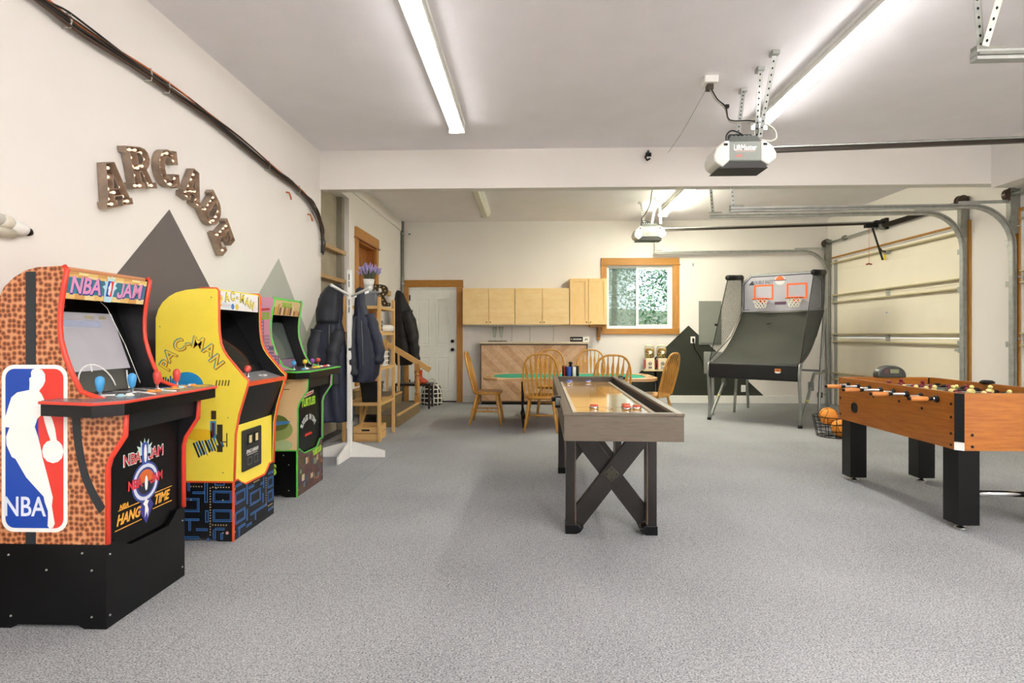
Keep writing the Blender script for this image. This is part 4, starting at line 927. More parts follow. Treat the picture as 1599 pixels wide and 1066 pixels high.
# ------------------------------------------------------------------ steps with handrail
M_STEPC = mat('step_carpet', '#75695a', .95, var=.2, scale=30, bump=.5, bscale=300)
M_STEPW = wood('rough_step_board', '#6a5a40', '#96825c', (30, 2, 30), .7)
st_ = thing('steps', 'carpeted wooden steps up to the side door with turned newel handrail', 'stairs', (-1.73, 7.36, 0))
for i, (x0, x1, z) in enumerate(((-.28, 0, .165), (-.57, -.27, .33), (-.60, -.56, .49))):
    x0 = max(x0, XL + 1.73 + .003)
    MB().box(x0, x1, 0, 1.46 - .08 * i, z - .165, z - .018).build('riser_board', M_STEPW, st_)
    MB().box(x0, x1 - .02, 0, 1.46 - .08 * i, z - .018, z).build('tread_carpet', M_STEPC, st_)
    MB().box(x1 - .02, x1 + .012, -.005, 1.465 - .08 * i, z - .022, z + .002).build('nosing', M_PINE, st_, bevel=.003)
    MB().box(x0, x1 + .004, -.014, -.001, z - .165, z - .022).build('end_board', M_STEPW, st_)
NEW = MB().lathe([(.036, 0), (.036, .10), (.030, .11), (.040, .125), (.040, .14), (.026, .155), (.024, .17), (.036, .22), (.038, .28), (.030, .36), (.024, .40), (.036, .415), (.036, .43), (.024, .445), (.024, .46), (.034, .475), (.034, .49), (.026, .50)], (-.03, 1.40, .165), 16)
NEW.box(-.068, .008, 1.362, 1.438, .66, .76).box(-.068, .008, 1.362, 1.438, .155, .27)
NEW.build('newel_post', wood('turned_oak', '#a87434', '#c8964e', (25, 25, 3), .4), st_, True, auto=True)
MB().bar((.17, 1.40, .66), (-.57, 1.40, 1.10), .045, .085).build('handrail', M_PINEX, st_, bevel=.006)
for x, z in ((-.32, .33), (-.50, .33)): MB().box(x - .015, x + .015, 1.385, 1.415, z, .86 - (x + .1) * .59 - .02).build('baluster', M_PINE, st_)

bn = thing('bench', 'small dark bench behind the handrail beside the white door', 'bench', (-1.93, 9.35, 0))
M_DKW = mat('dark_wood', '#2c2320', .35, var=.2)
MB().box(-.30, .30, -.17, .17, .37, .41).build('seat', M_DKW, bn, bevel=.006)
for sx in (-1, 1):
    for sy in (-1, 1): MB().box(sx * .275 - .015, sx * .275 + .015, sy * .15 - .015, sy * .15 + .015, 0, .37).build('leg', M_DKW, bn)
    MB().box(sx * .275 - .01, sx * .275 + .01, -.15, .15, .12, .14).build('stretcher', M_DKW, bn)
bt = thing('boots', 'pair of orange red rubber boots on the dark bench', 'boots', (-1.86, 9.35, .41))
M_BOOT = mat('boot_red', '#b8401e', .25, var=.08)
for dy in (-.06, .06):
    MB().loft([[(cx + rx * math.cos(2 * PI * j / 16), dy + ry * math.sin(2 * PI * j / 16), z) for j in range(16)] for z, cx, rx, ry in ((0, .045, .10, .042), (.02, .045, .105, .045), (.05, .04, .09, .043), (.08, .01, .06, .042), (.11, 0, .05, .042), (.20, 0, .055, .046), (.21, 0, .057, .048), (.21, 0, .045, .038), (.1, 0, .04, .03))]).build('boot', M_BOOT, bt, True)
bg = thing('tote_bag', 'black and white trellis patterned tote bag by the white door', 'bag', (-1.71, 9.75, 0))
def trellis():
    m, nt, b = _nt('trellis_fabric'); v = _coord(nt, (1, 1, 1))
    ck = nt.nodes.new('ShaderNodeTexVoronoi'); ck.inputs['Scale'].default_value = 13; ck.inputs['Randomness'].default_value = .15; ck.feature = 'DISTANCE_TO_EDGE'
    nt.links.new(v, ck.inputs['Vector']); nt.links.new(_ramp(nt, ck.outputs['Distance'], [(.10, hexc('#e6e2d6')), (.13, hexc('#1a1a1a'))]), b.inputs['Base Color']); b.inputs['Roughness'].default_value = .8; return m
MB().loft([[(rx * math.cos(2 * PI * j / 18) * (1 + .05 * math.sin(5 * j)), ry * math.sin(2 * PI * j / 18), z) for j in range(18)] for z, rx, ry in ((0, .17, .09), (.03, .19, .11), (.2, .18, .10), (.32, .15, .06), (.37, .10, .03), (.38, .02, .02))]).build('bag_body', trellis(), bg, True)
for s in (-1, 1): MB().tube([(-.07, s * .04, .33), (-.06, s * .055, .42), (0, s * .06, .45), (.06, s * .055, .42), (.07, s * .04, .33)], .009, 6).build('handle', mat('bag_strap', '#d8d4c8', .8), bg, True)
j3 = thing('jacket', 'bulky black quilted jacket hanging behind the pine shelves near the handrail', 'jacket', (-2.12, 9.1, 0))
garment(interp([(1.92, -.02, 0, .02, .02, 0), (1.88, -.0, 0, .06, .06, .1), (1.74, .02, 0, .10, .10, .3), (1.62, .03, 0, .15, .16, .4), (1.42, .05, 0, .16, .18, .5), (1.38, .05, 0, .15, .17, .5), (1.2, .06, 0, .17, .18, .6), (1.15, .06, 0, .16, .17, .6), (.95, .08, 0, .18, .18, .6), (.80, .08, 0, .17, .17, .6), (.72, .07, 0, .12, .13, .6)]), seed=12, folds=5).build('jacket_body', M_JKT3, j3, True)
sleeve([(.14, -.14, 1.58), (.22, -.18, 1.3), (.27, -.16, 1.05), (.29, -.14, .80)], (.085, .075), 5).build('sleeve', M_JKT3, j3, True)
sleeve([(.10, .14, 1.58), (.18, .2, 1.3), (.2, .2, 1.0)], (.085, .075), 8).build('sleeve', M_JKT3, j3, True)
MB().box(XL + 2.12, XL + 2.15, -.2, .2, 1.84, 1.92).build('hook_rail', M_PINE, j3)

# ------------------------------------------------------------------ bar, wall cabinets
M_MAPLE = wood('maple_ply', '#eec888', '#f8dca4', (1.5, 20, 5), .45, scale=2.2)
M_MAPLE2 = wood('maple_solid', '#ecc27c', '#f4d296', (22, 22, 2), .45)
M_BRASS = mat('brass', '#b08a40', .3, .9)
def wall_cabinet(x0, x1, z0, z1, shaker, label):
    t = thing('wall_cabinet', label, 'cabinet', (x0, YB - .32, z0), 0, 'maple wall cabinets'); W = x1 - x0; H = z1 - z0; mm = M_MAPLE2 if shaker else M_MAPLE
    MB().box(.004, W - .004, .02, .32, 0, H).build('carcass', mm, t)
    for k in range(2):
        a = .006 + k * W / 2; b = (k + 1) * W / 2 - (.003 if k == 0 else .006)
        dr = MB().box(a, b, 0, .019, .006, H - .006).build('door', mm, t, bevel=.002)
        if shaker:
            s = .05; q = MB()
            q.box(a, a + s, -.010, 0, .006, H - .006).box(b - s, b, -.010, 0, .006, H - .006).box(a + s, b - s, -.010, 0, .006, .006 + s).box(a + s, b - s, -.010, 0, H - .006 - s, H - .006).build('door_frame', mm, dr)
        kx = b - .03 if k == 0 else a + .03
        MB().lathe([(.008, 0), (.005, .008), (.006, .014), (.013, .02), (.011, .028), (.001, .03)], (kx, -.010 if shaker else 0, .045), 12, Matrix.Rotation(R(90), 3, 'X')).build('knob', M_BRASS, dr, True)
    return t
wall_cabinet(-1.188, -.277, 1.378, 2.012, False, 'plain maple two-door wall cabinet next to the white door')
wall_cabinet(-.277, .667, 1.378, 2.012, False, 'plain maple two-door wall cabinet in the middle of the row')
wall_cabinet(.667, 1.311, 1.378, 2.177, True, 'taller maple wall cabinet with framed doors beside the window')
lr = thing('light_rail', 'thin shelf strip with hanging wires under the maple cabinets', 'shelf', (-1.1, YB - .28, 1.378))
MB().box(0, 1.55, 0, .26, -.012, -.001).build('strip', M_STEEL, lr)
for x in (.76, 1.08, 1.50): MB().tube([(x, .255, -.012), (x + .005, .262, -.15), (x, .265, -.30)], .004, 6).build('wire', CBG, lr, True)
cbk = thing('shelf_bracket', 'dark honey wood corbel bracket under the tall cabinet', 'bracket', (1.02, YB, 1.377))
MB().box(0, .27, -.26, -.01, -.04, -.001).build('arm', M_TRIMH, cbk, bevel=.003)
MB().box(.15, .21, -.03, -.001, -.27, -.04).build('upright', M_TRIM, cbk, bevel=.003)
MB().prism([(-.24, -.04), (-.03, -.22), (-.03, -.16), (-.18, -.04)], ((.205, 0, 0), (0, 1, 0), (0, 0, 1)), -.05).build('gusset', M_TRIM, cbk)

BX0, BX1, BY = -.875, .976, 9.8
br = thing('bar_counter', 'home bar with chevron plank front and pale top under the cabinets', 'bar', (0, BY, 0))
MB().box(BX0, BX1, .022, .335, .045, 1.05).build('bar_body', M_DKW, br)
MB().box(BX0 - .01, BX1 + .012, -.03, .335, 1.05, 1.085).build('bar_top', mat('pale_top', '#cdbda4', .35, var=.05), br, bevel=.004)
MB().box(BX0 + .02, BX1 - .02, .03, .33, .0, .045).build('kick_base', M_BLKM, br)
def clip(poly, ax, val, keep_ge):
    out = []
    for i in range(len(poly)):
        a, b = poly[i], poly[(i + 1) % len(poly)]
        ia = (a[ax] >= val) == keep_ge or a[ax] == val; ib = (b[ax] >= val) == keep_ge or b[ax] == val
        if ia: out.append(a)
        if ia != ib:
            t = (val - a[ax]) / (b[ax] - a[ax]); out.append((a[0] + t * (b[0] - a[0]), a[1] + t * (b[1] - a[1])))
    return out
CHV = [wood('chevron_%d' % i, a, b, g, .5, scale=2.5) for i, (a, b, g) in enumerate((('#c09a76', '#d6b08a', (8, 20, 8)), ('#b88e6a', '#d0a880', (8, 20, 8)), ('#c8a27c', '#dcba96', (8, 20, 8)), ('#b0865f', '#ca9f76', (8, 20, 8))))]
XM = .06; PW = .098; random.seed(4)
for side, xa, xb, sl in ((0, BX0 + .02, XM, -1), (1, XM, BX1 - .02, 1)):
    for k in range(-12, 26):
        c0 = k * PW * math.sqrt(2); c1 = c0 + PW * math.sqrt(2) - .004
        # strip between lines z = sl*(x-XM)+c0 and +c1
        q = [(xa - .1, sl * (xa - .1 - XM) + c0), (xb + .1, sl * (xb + .1 - XM) + c0), (xb + .1, sl * (xb + .1 - XM) + c1), (xa - .1, sl * (xa - .1 - XM) + c1)]
        for ax, v, ge in ((0, xa, True), (0, xb - .002, False), (1, .065, True), (1, 1.03, False)):
            if q: q = clip(q, ax, v, ge)
        if len(q) > 2: MB().prism(q, ((0, .022, 0), (1, 0, 0), (0, 0, 1)), .012 + random.uniform(0, .003)).build('plank', random.choice(CHV), br)
for b_ in ((BX0, BX0 + .018, .045, 1.05), (BX1 - .018, BX1, .045, 1.05), (BX0, BX1, 1.032, 1.05), (BX0, BX1, .045, .062)): MB().box(b_[0], b_[1], .0, .022, b_[2], b_[3]).build('frame_strip', mat('bar_frame', '#5a4632', .5), br)
ty = thing('tray', 'thin dark tray on the left end of the bar top', 'tray', (-.58, 9.95, 1.085))
MB().prism(rrect(-.16, .16, -.09, .09, .03), ((0, 0, 0), (1, 0, 0), (0, 1, 0)), .008).build('tray_base', mat('tray_brown', '#6a604c', .4), ty); MB().tube([(p[0], p[1], .012) for p in rrect(-.16, .16, -.09, .09, .03)], .005, 6, closed=True).build('tray_rim', mat('tray_brown', '#6a604c', .4), ty, True)
for x, lb in ((-.635, 'tall clear beer glass standing left on the bar tray'), (-.52, 'tall clear beer glass standing right on the bar tray')):
    g = thing('beer_glass', lb, 'glass', (x, 9.93, 1.0935), 0, 'beer glasses on the bar')
    MB().lathe([(.034, 0), (.036, .006), (.010, .02), (.009, .045), (.022, .07), (.030, .14), (.038, .26), (.036, .26), (.028, .14), (.019, .075), (.001, .07)], n=18).build('glass_body', M_GLASS, g, True)
    MB().lathe([(.0365, .258), (.0385, .258), (.0385, .264), (.0365, .264)], n=18).build('rim', WHP, g, True)
sg = thing('sign', 'small black and white direction sign on the right end of the bar', 'sign', (.84, 9.9, 1.085))
MB().box(-.16, .06, 0, .012, 0, .085).build('black_plate', M_BLKM, sg); MB().box(.062, .17, 0, .012, 0, .085).build('white_plate', WHP, sg)
MB().prism([(-.15, .042), (-.125, .055), (-.125, .03)], ((0, -.0005, 0), (1, 0, 0), (0, 0, 1)), .0005).build('arrow', WHP, sg)
for i in range(6): MB().box(-.105 + .025 * i, -.087 + .025 * i, -.001, 0, .03, .056).build('blurred_print', mat('print_white', '#cfccc4', .5), sg)
MB().prism([(.085, .02), (.12, .065), (.13, .02), (.118, .03)], ((0, -.0005, 0), (1, 0, 0), (0, 0, 1)), .0005).build('emblem', M_BLACK, sg); MB().box(.14, .15, -.001, 0, .02, .06).build('emblem', M_BLACK, sg)

# electrical panel, outlets
ep = thing('electrical_panel', 'grey electrical breaker panel on the back wall right of window', 'panel', (2.962, YB, 1.03))
M_EP = mat('panel_grey', '#878a82', .45, var=.03)
MB().box(0, .392, -.02, 0, 0, .77).build('frame', M_EP, ep, bevel=.004); MB().box(.025, .367, -.032, -.02, .03, .74).build('door', M_EP, ep, bevel=.003); MB().box(.27, .33, -.038, -.032, .33, .37).build('latch', M_BLKM, ep)
def outlet(x, z, label, plug):
    t = thing('outlet', label, 'outlet', (x, YB, z), 0, 'white wall outlets')
    MB().box(-.04, .04, -.008, 0, -.06, .06).build('plate', WHP, t, bevel=.003)
    for dz in (-.022, .022): MB().prism(rrect(-.016, .016, dz - .014, dz + .014, .008, 3), ((0, -.008, 0), (1, 0, 0), (0, 0, 1)), .002).build('socket', M_WHITE, t)
    if plug:
        MB().box(-.014, .014, -.045, -.008, -.035, .03).build('plug', M_BLACK, t, bevel=.004)
        MB().tube([(0, -.04, -.03), (.01, -.04, -.10), (.04, -.03, -.18), (.10, -.03, -.26), (.16, -.03, -.38), (.18, -.03, -.55)], .006, 6).build('cord', M_BLACK, t, True)
outlet(2.86, 1.115, 'white outlet with black plug beside the breaker panel', True)
outlet(3.74, .26, 'white outlet low on the wall behind the basketball game', False)
outlet(3.36, .97, 'white outlet plate below the breaker panel behind the netting', False)
nl = thing('wall_nail', 'tiny dark nail in the back wall right of the window', 'nail', (2.86, YB, 2.44))
MB().cyl((0, 0, 0), (0, -.03, .005), .004, n=6).build('shaft', M_BLKM, nl); MB().cyl((0, -.012, -.03), (0, -.010, .03), .005, n=6).build('wire', M_BLKM, nl)

# ------------------------------------------------------------------ poker table and chairs
pk = thing('poker_table', 'long poker table with green felt, wooden rim and black folding legs', 'table', (.51, 7.78, 0))
PL, PWD, PZ = 1.14, .56, .645
def octo(L, Wd, c): return [(-L, -Wd + c * 1.3), (-L + c * .35, -Wd + c * .5), (-L + c, -Wd), (L - c, -Wd), (L - c * .35, -Wd + c * .5), (L, -Wd + c * 1.3), (L, Wd - c * 1.3), (L - c * .35, Wd - c * .5), (L - c, Wd), (-L + c, Wd), (-L + c * .35, Wd - c * .5), (-L, Wd - c * 1.3)]
M_RIM = wood('table_oak', '#b98f62', '#cfa878', (2, 20, 20), .35, coat=.2)
o1 = octo(PL, PWD, .2); o2 = octo(PL - .12, PWD - .12, .2)
MB().prism(octo(PL, PWD, .2), ((0, 0, PZ - .035), (1, 0, 0), (0, 1, 0)), .02).build('table_board', M_RIM, pk)
mb = MB(); n = len(o1)
vs = [(p[0], p[1], z) for z, o in ((PZ - .015, o1), (PZ + .003, o1), (PZ + .003, o2), (PZ - .015, o2)) for p in o]
mb.add(vs, [(k * n + i, k * n + (i + 1) % n, ((k + 1) % 4) * n + (i + 1) % n, ((k + 1) % 4) * n + i) for k in range(4) for i in range(n)])
mb.build('table_rim', M_RIM, pk, bevel=.004)
MB().prism(octo(PL - .122, PWD - .122, .2), ((0, 0, PZ - .015), (1, 0, 0), (0, 1, 0)), .010).build('felt', mat('green_felt', '#1f9a7c', .9, var=.08, scale=40), pk)
for sx in (-1, 1):
    for sy in (-1, 1): MB().lathe([(.038, 0), (.044, 0), (.044, .004), (.036, .004), (.034, -.006), (.001, -.006)], (sx * (PL - .07), sy * .22, PZ + .003), 16).build('cup_holder', M_BRASS, pk, True)
    for y in (-.42, .36):
        lg = MB(); x = sx * .62
        lg.tube([(x, y, PZ - .036), (x, y, .24), (x - .012, y, .20), (x + .014, y, .05), (x + .014, y, .0)], .015, 8); lg.build('leg', M_BLACK, pk, True)
        MB().tube([(x, y + .03, PZ - .05), (x + .0, y + .03, .22), (x - .01, y + .03, .14)], .010, 8).build('leg_brace', M_BLACK, pk, True)
    MB().bar((sx * .62, -.42, .10), (sx * .62, .36, .10), .02, .02).build('cross_bar', M_BLACK, pk)
ch_ = thing('chip_rack', 'round black chip rack with red, blue and white chips on green felt', 'chip rack', (.53, 7.62, PZ - .004))
MB().lathe([(.105, 0), (.11, .012), (.02, .014), (.018, .17), (.03, .18), (.022, .20), (.001, .205)], n=22).build('carousel', M_BLACK, ch_, True)
CHC = [INK('chip_red', '#c8303c'), INK('chip_blue', '#2b5ac8'), INK('chip_white', '#e6e4dc'), INK('chip_black', '#1c1c22')]
for k in range(8):
    a = 2 * PI * k / 8 + .5
    MB().lathe([(.036, .013), (.037, .016), (.037, .135), (.035, .138), (.001, .138)], (.066 * math.cos(a), .066 * math.sin(a), 0), 14).build('chip_stack', CHC[(1, 2, 3, 0, 0, 1, 2, 3)[k]], ch_, True)
    MB().lathe([(.008, .012), (.008, .15), (.001, .152)], (.105 * math.cos(a + .39), .105 * math.sin(a + .39), 0), 8).build('divider', M_BLACK, ch_, True)

M_OAK = wood('golden_oak', '#b47a24', '#cf9a40', (14, 14, 2.5), .35, coat=.3); M_OAKX = wood('golden_oak_x', '#b47a24', '#cf9a40', (2.5, 14, 14), .35, coat=.3)
def make_chair(label):
    t = thing('windsor_chair', label, 'chair', (0, 0, 0), 0, 'golden oak chairs around the poker table')
    sp = []
    for i in range(28):
        a = 2 * PI * i / 28; x = .225 * math.copysign(abs(math.cos(a)) ** .75, math.cos(a)); y = .205 * math.copysign(abs(math.sin(a)) ** .8, math.sin(a)); sp.append((x * (1 + .06 * y / .2), y))
    MB().loft([[(p[0] * k, p[1] * k, z) for p in sp] for k, z in ((.86, .405), (.97, .415), (1, .43), (.985, .443), (.9, .446), (.6, .436), (.2, .430))]).build('seat', M_OAKX, t, True, auto=True)
    for sx in (-1, 1):
        for sy in (-1, 1):
            a = Vector((sx * .145, sy * .13, .41)); b = Vector((sx * .205, sy * (.20 if sy > 0 else .225), 0))
            MB().tube([a + (b - a) * k for k in (0, .12, .3, .42, .5, .55, .8, 1)], [.014, .016, .021, .017, .021, .018, .016, .011], 10).build('leg', M_OAK, t, True)
        f = .55; p = lambda sy: Vector((sx * (.145 + .06 * f), sy * (.13 + .08 * f), .41 * (1 - f)))
        MB().tube([p(-1), (p(-1) + p(1)) / 2, p(1)], [.008, .013, .008], 8).build('stretcher', M_OAK, t, True)
    MB().tube([(-.178, .0, .185), (0, 0, .185), (.178, 0, .185)], [.008, .013, .008], 8).build('stretcher', M_OAKX, t, True)
    lean = lambda z: -.165 - .26 * (z - .44)
    H = []
    for i in range(33):
        a = PI * i / 32; cx = math.cos(a); 
        if i < 1 or i > 31: H.append((.19 * cx, .44))
        else: H.append((.232 * math.copysign(abs(cx) ** .62, cx) * (1 - .10 * (1 - math.sin(a)) ** 1.5), .60 + .37 * math.sin(a) ** .95))
    H = [(.19, .435), (.205, .52)] + H[2:-2] + [(-.205, .52), (-.19, .435)]
    MB().tube(smooth_pts([(x, lean(z), z) for x, z in H], 2), .0125, 10).build('hoop', M_OAK, t, True)
    for k in range(-3, 4):
        x0 = .046 * k; x1 = .062 * k
        zt = .97 - .10 * (abs(x1) / .2) ** 2.2
        pts = []
        for s, wd in ((0, .008), (.25, .009), (.42, .011), (.60, .016), (.72, .017), (.80, .011), (.86, .007), (1, .006)): pts.append((s, wd))
        poly = [(1, s, wd) for s, wd in pts] + [(-1, s, wd) for s, wd in pts[::-1]]
        q = MB(); front = []
        for sg_, s, wd in poly:
            z = .44 + (zt - .44) * s; front.append((x0 + (x1 - x0) * s + sg_ * wd, lean(z) + .004, z))
        back = [(p[0], p[1] - .009, p[2]) for p in front]; n = len(front)
        q.add(front + back, [tuple(range(n)), tuple(range(n, 2 * n))[::-1]] + [(i, (i + 1) % n, n + (i + 1) % n, n + i) for i in range(n)])
        q.build('spindle', M_OAK, t)
    return t
chair = make_chair('oak spindle-back chair seen from behind, just left of the shuffleboard table')
chair.location = (.135, 7.19, 0); chair.rotation_euler = (0, 0, R(-4))
for x, y, rz, lb in ((-.585, 7.73, -92, 'oak spindle-back chair side-on at the left end of the poker table'), (.925, 6.82, 3, 'oak spindle-back chair seen from behind, beyond the right half of the shuffleboard table'),
                     (.30, 8.52, 180, 'oak spindle-back chair across the table, facing us behind another chair'), (.90, 8.50, 176, 'oak spindle-back chair across the table at the right edge of the bar'),
                     (1.58, 7.42, 52, 'oak spindle-back chair angled at the right end of the poker table')):
    dup(chair, (x, y, 0), R(rz), lb)

# ------------------------------------------------------------------ shuffleboard table
M_GREYW = wood('weathered_grey_wood', '#4e4439', '#655a4c', (30, 2.2, 30), .45, c3='#584d40'); M_GREYX = wood('weathered_grey_wood_x', '#4e4439', '#655a4c', (2.2, 30, 30), .45, c3='#584d40')
M_ESP = wood('espresso_wood', '#0c0807', '#1a120e', (25, 25, 3), .4)
sb = thing('shuffleboard_table', 'long shuffleboard table, weathered wood box on dark X-braced legs', 'table', (.475, 2.93, 0), R(-1.0))
HW, LN, ZT, ZB = .305, 2.62, .80, .655
for s in (-1, 1):
    MB().box(s * HW - (.03 if s > 0 else 0), s * HW + (0 if s > 0 else .03), 0, LN, ZB, ZT - .016).build('side_rail', M_GREYW, sb, bevel=.002)
    MB().box(min(s * (HW + .004), s * (HW - .042)), max(s * (HW + .004), s * (HW - .042)), -.004, LN + .004, ZT - .016, ZT).build('rail_cap', M_GREYW, sb, bevel=.003)
for y in (0, LN - .03):
    MB().box(-HW + .03, HW - .03, y, y + .03, ZB, ZT - .016).build('end_rail', M_GREYX, sb, bevel=.002)
    MB().box(-HW + .042, HW - .042, y - .004 if y == 0 else y - .008, y + .042 if y == 0 else y + .034, ZT - .016, ZT).build('rail_cap', M_GREYX, sb, bevel=.003)
MB().box(-HW, HW, -.0015, .012, ZB, ZT - .018).build('end_board', M_GREYX, sb, bevel=.002)
MB().box(-HW + .03, HW - .03, .03, LN - .03, ZB, ZB + .02).build('gutter', mat('gutter_carpet', '#b9b6ae', .8, var=.1), sb)
for s in (-1, 1): MB().box(min(s * .274, s * .2725), max(s * .274, s * .2725), .032, LN - .032, ZB + .02, ZT - .02).build('gutter_lining', mat('lining_grey', '#46403b', .7, var=.25, scale=30), sb)
M_PLAY = wood('playfield_maple', '#d89c44', '#e6b868', (20, 1.6, 20), .08, coat=.6)
pf = MB().box(-.215, .215, .08, LN - .08, ZB + .02, ZT - .048).build('playfield', M_PLAY, sb)
for s in (-1, 1): MB().box(min(s * .215, s * .238), max(s * .215, s * .238), .08, LN - .08, ZB + .02, ZT - .0475).build('playfield_edge', mat('pale_edge', '#e6dcc8', .2), sb)
for y in (.45, .62, LN - .62, LN - .45): MB().box(-.21, .21, y, y + .006, ZT - .048, ZT - .0476).build('foul_line', INK('line_brown', '#6a4420'), sb)
for i, (y, tx) in enumerate(((LN - .25, '3'), (LN - .53, '2'), (LN - .8, '1'), (.25, '3'), (.53, '2'))):
    text(sb, 'lettering', tx, (0, y, ZT - .0476), ((1, 0, 0), (0, 1, 0)), .12, INK('line_brown', '#6a4420'), 1, .001, ext=.0002)
def leg_frame(y):
    t = sb
    for s in (-1, 1):
        MB().box(s * .245 - .026, s * .245 + .026, y - .05, y + .05, .05, ZB).build('leg_post', M_ESP, t, bevel=.003)
        MB().prism([(s * .275, 0), (s * .275, .055), (s * .20, .055), (s * .185, .04), (s * .165, .04), (s * .185, .012), (s * .21, 0)][::s], ((0, y + .055, 0), (1, 0, 0), (0, 0, 1)), .11).build('leg_foot', M_BLACK, t, bevel=.002)
        MB().bar((-s * .215, y - .022 * s, .075), (s * .215, y - .022 * s, ZB - .02), .042, .11, (1, 0, 0)).build('cross_brace', M_ESP, t, bevel=.003)
        MB().box(s * .215 - .004, s * .215 + .004, y - .047, y + .047, .06, ZB).build('post_edge', mat('edge_bronze', '#5c4a3c', .4), t)
    pl = MB(Matrix.Translation((0, y - .05, .365)) @ Matrix.Rotation(R(45), 4, 'Y')); pl.box(-.035, .035, -.006, 0, -.035, .035)
    p = pl.build('corner_plate', mat('plate_bronze', '#4e4a40', .3, .7), t, bevel=.002)
    for dx, dz in ((.03, 0), (-.03, 0), (0, .03), (0, -.03)): MB().lathe([(.006, 0), (.005, .004), (.001, .005)], (dx, y - .056, .365 + dz), 8, Matrix.Rotation(R(90), 3, 'X')).build('bolt', M_BLACK, p)
leg_frame(.56); leg_frame(2.06)
MB().box(-.03, .03, .61, 2.01, .60, .655).build('spine_beam', M_ESP, sb)
def clamp_(x, y, s):
    MB().box(x - .018, x + .018, y - .03, y + .03, ZT - .05, ZT + .022).build('clamp_block', M_BLACK, sb, bevel=.004); MB().cyl((x - s * .016, y, ZT + .0), (x - s * .04, y, ZT + .0), .014, n=12).build('clamp_knob', M_BLKM, sb, True); MB().box(x - .016, x + .016, y - .06, y - .03, ZT - .03, ZT + .012).build('clamp_arm', M_GREY, sb)
clamp_(-HW - .012, .62, 1); clamp_(HW + .012, LN - .22, -1)
PKC = [INK('puck_red', '#c8502e'), INK('puck_blue', '#5a66b0')]
for i, (x, y, c, lb) in enumerate(((-.10, .55, 0, 'red capped puck alone near the front left of the board'), (.10, .60, 0, 'red capped puck, rearmost of the front right trio'), (.155, .53, 0, 'red capped puck, right of the front right trio'),
                                   (.09, .50, 0, 'red capped puck, left of the front right trio'), (-.17, 2.30, 1, 'blue capped puck at far left end of the board, nearer one'), (-.15, 2.44, 1, 'blue capped puck at far left end of the board, farther one'), (.02, 2.42, 1, 'blue capped puck alone at the far middle of the board'))):
    ca, sa = math.cos(R(-1)), math.sin(R(-1)); X, Y = .475 + x * ca - y * sa, 2.93 + x * sa + y * ca
    p = thing('shuffleboard_puck', lb, 'puck', (X, Y, ZT - .0478), 0, 'pucks on the shuffleboard table')
    MB().lathe([(.026, 0), (.028, .003), (.028, .013), (.025, .016), (.001, .016)], n=20).build('weight', M_CHROME, p, True)
    MB().lathe([(.024, .016), (.025, .018), (.025, .023), (.022, .026), (.001, .0255)], n=20).build('cap', PKC[c], p, True)

# ------------------------------------------------------------------ gumball machines
gs = thing('gumball_stand', 'black pole stand under the two candy machines by the back wall', 'stand', (2.14, 9.85, 0))
MB().lathe([(.17, 0), (.17, .02), (.04, .05), (.024, .06), (.024, .585)], n=20).build('pole', M_BLACK, gs, True)
MB().box(-.21, .21, -.11, .11, .585, .605).build('shelf_plate', mat('stand_cream', '#d9c79a', .4), gs, bevel=.004)
def candy():
    m, nt, b = _nt('candy_mix'); v = _coord(nt)
    vo = nt.nodes.new('ShaderNodeTexVoronoi'); vo.inputs['Scale'].default_value = 60; nt.links.new(v, vo.inputs['Vector'])
    sp = nt.nodes.new('ShaderNodeSeparateColor'); nt.links.new(vo.outputs['Color'], sp.inputs[0])
    nt.links.new(_ramp(nt, sp.outputs[0], [(.2, hexc('#5c5a1a')), (.45, hexc('#c8a428')), (.7, hexc('#e6d8a0')), (.9, hexc('#a83a1e'))]), b.inputs['Base Color']); b.inputs['Roughness'].default_value = .3; return m
M_CANDY = candy()
for x, lb in ((2.035, 'candy vending machine with glass globe, left of the pair'), (2.245, 'candy vending machine with glass globe, right of the pair')):
    g = thing('candy_machine', lb, 'candy machine', (x, 9.85, .606), 0, 'candy machines on the pole stand')
    MB().box(-.075, .075, -.075, .075, 0, .20).build('body', mat('machine_cream', '#e4d4b4', .35), g, bevel=.008)
    for s in (-1, 1): MB().box(s * .082 - .01, s * .082 + .01, -.07, .06, .03, .17).build('side_plate', mat('machine_red', '#a02a1a', .35), g, bevel=.004)
    MB().lathe([(.028, 0), (.03, .01), (.016, .014), (.016, .024), (.001, .026)], (0, -.075, .11), 16, Matrix.Rotation(R(90), 3, 'X')).build('coin_dial', M_CHROME, g, True)
    MB().box(-.03, .03, -.083, -.074, .02, .06).build('chute_door', M_CHROME, g, bevel=.003)
    MB().lathe([(.06, .203), (.075, .22), (.082, .30), (.08, .355), (.07, .37), (.001, .37)], n=20).build('candy', M_CANDY, g, True)
    MB().lathe([(.07, .2), (.083, .215), (.088, .30), (.086, .375), (.07, .40)], n=20).build('globe', M_GLASS, g, True)
    MB().lathe([(.075, .398), (.078, .405), (.07, .42), (.03, .432), (.001, .434)], n=20).build('lid', mat('machine_cream', '#e4d4b4', .35), g, True)
    MB().prism(ell(0, .30, .028, .03, 14), ((0, -.089, 0), (1, 0, 0), (0, 0, 1)), .001).build('price_label', WHP, g)

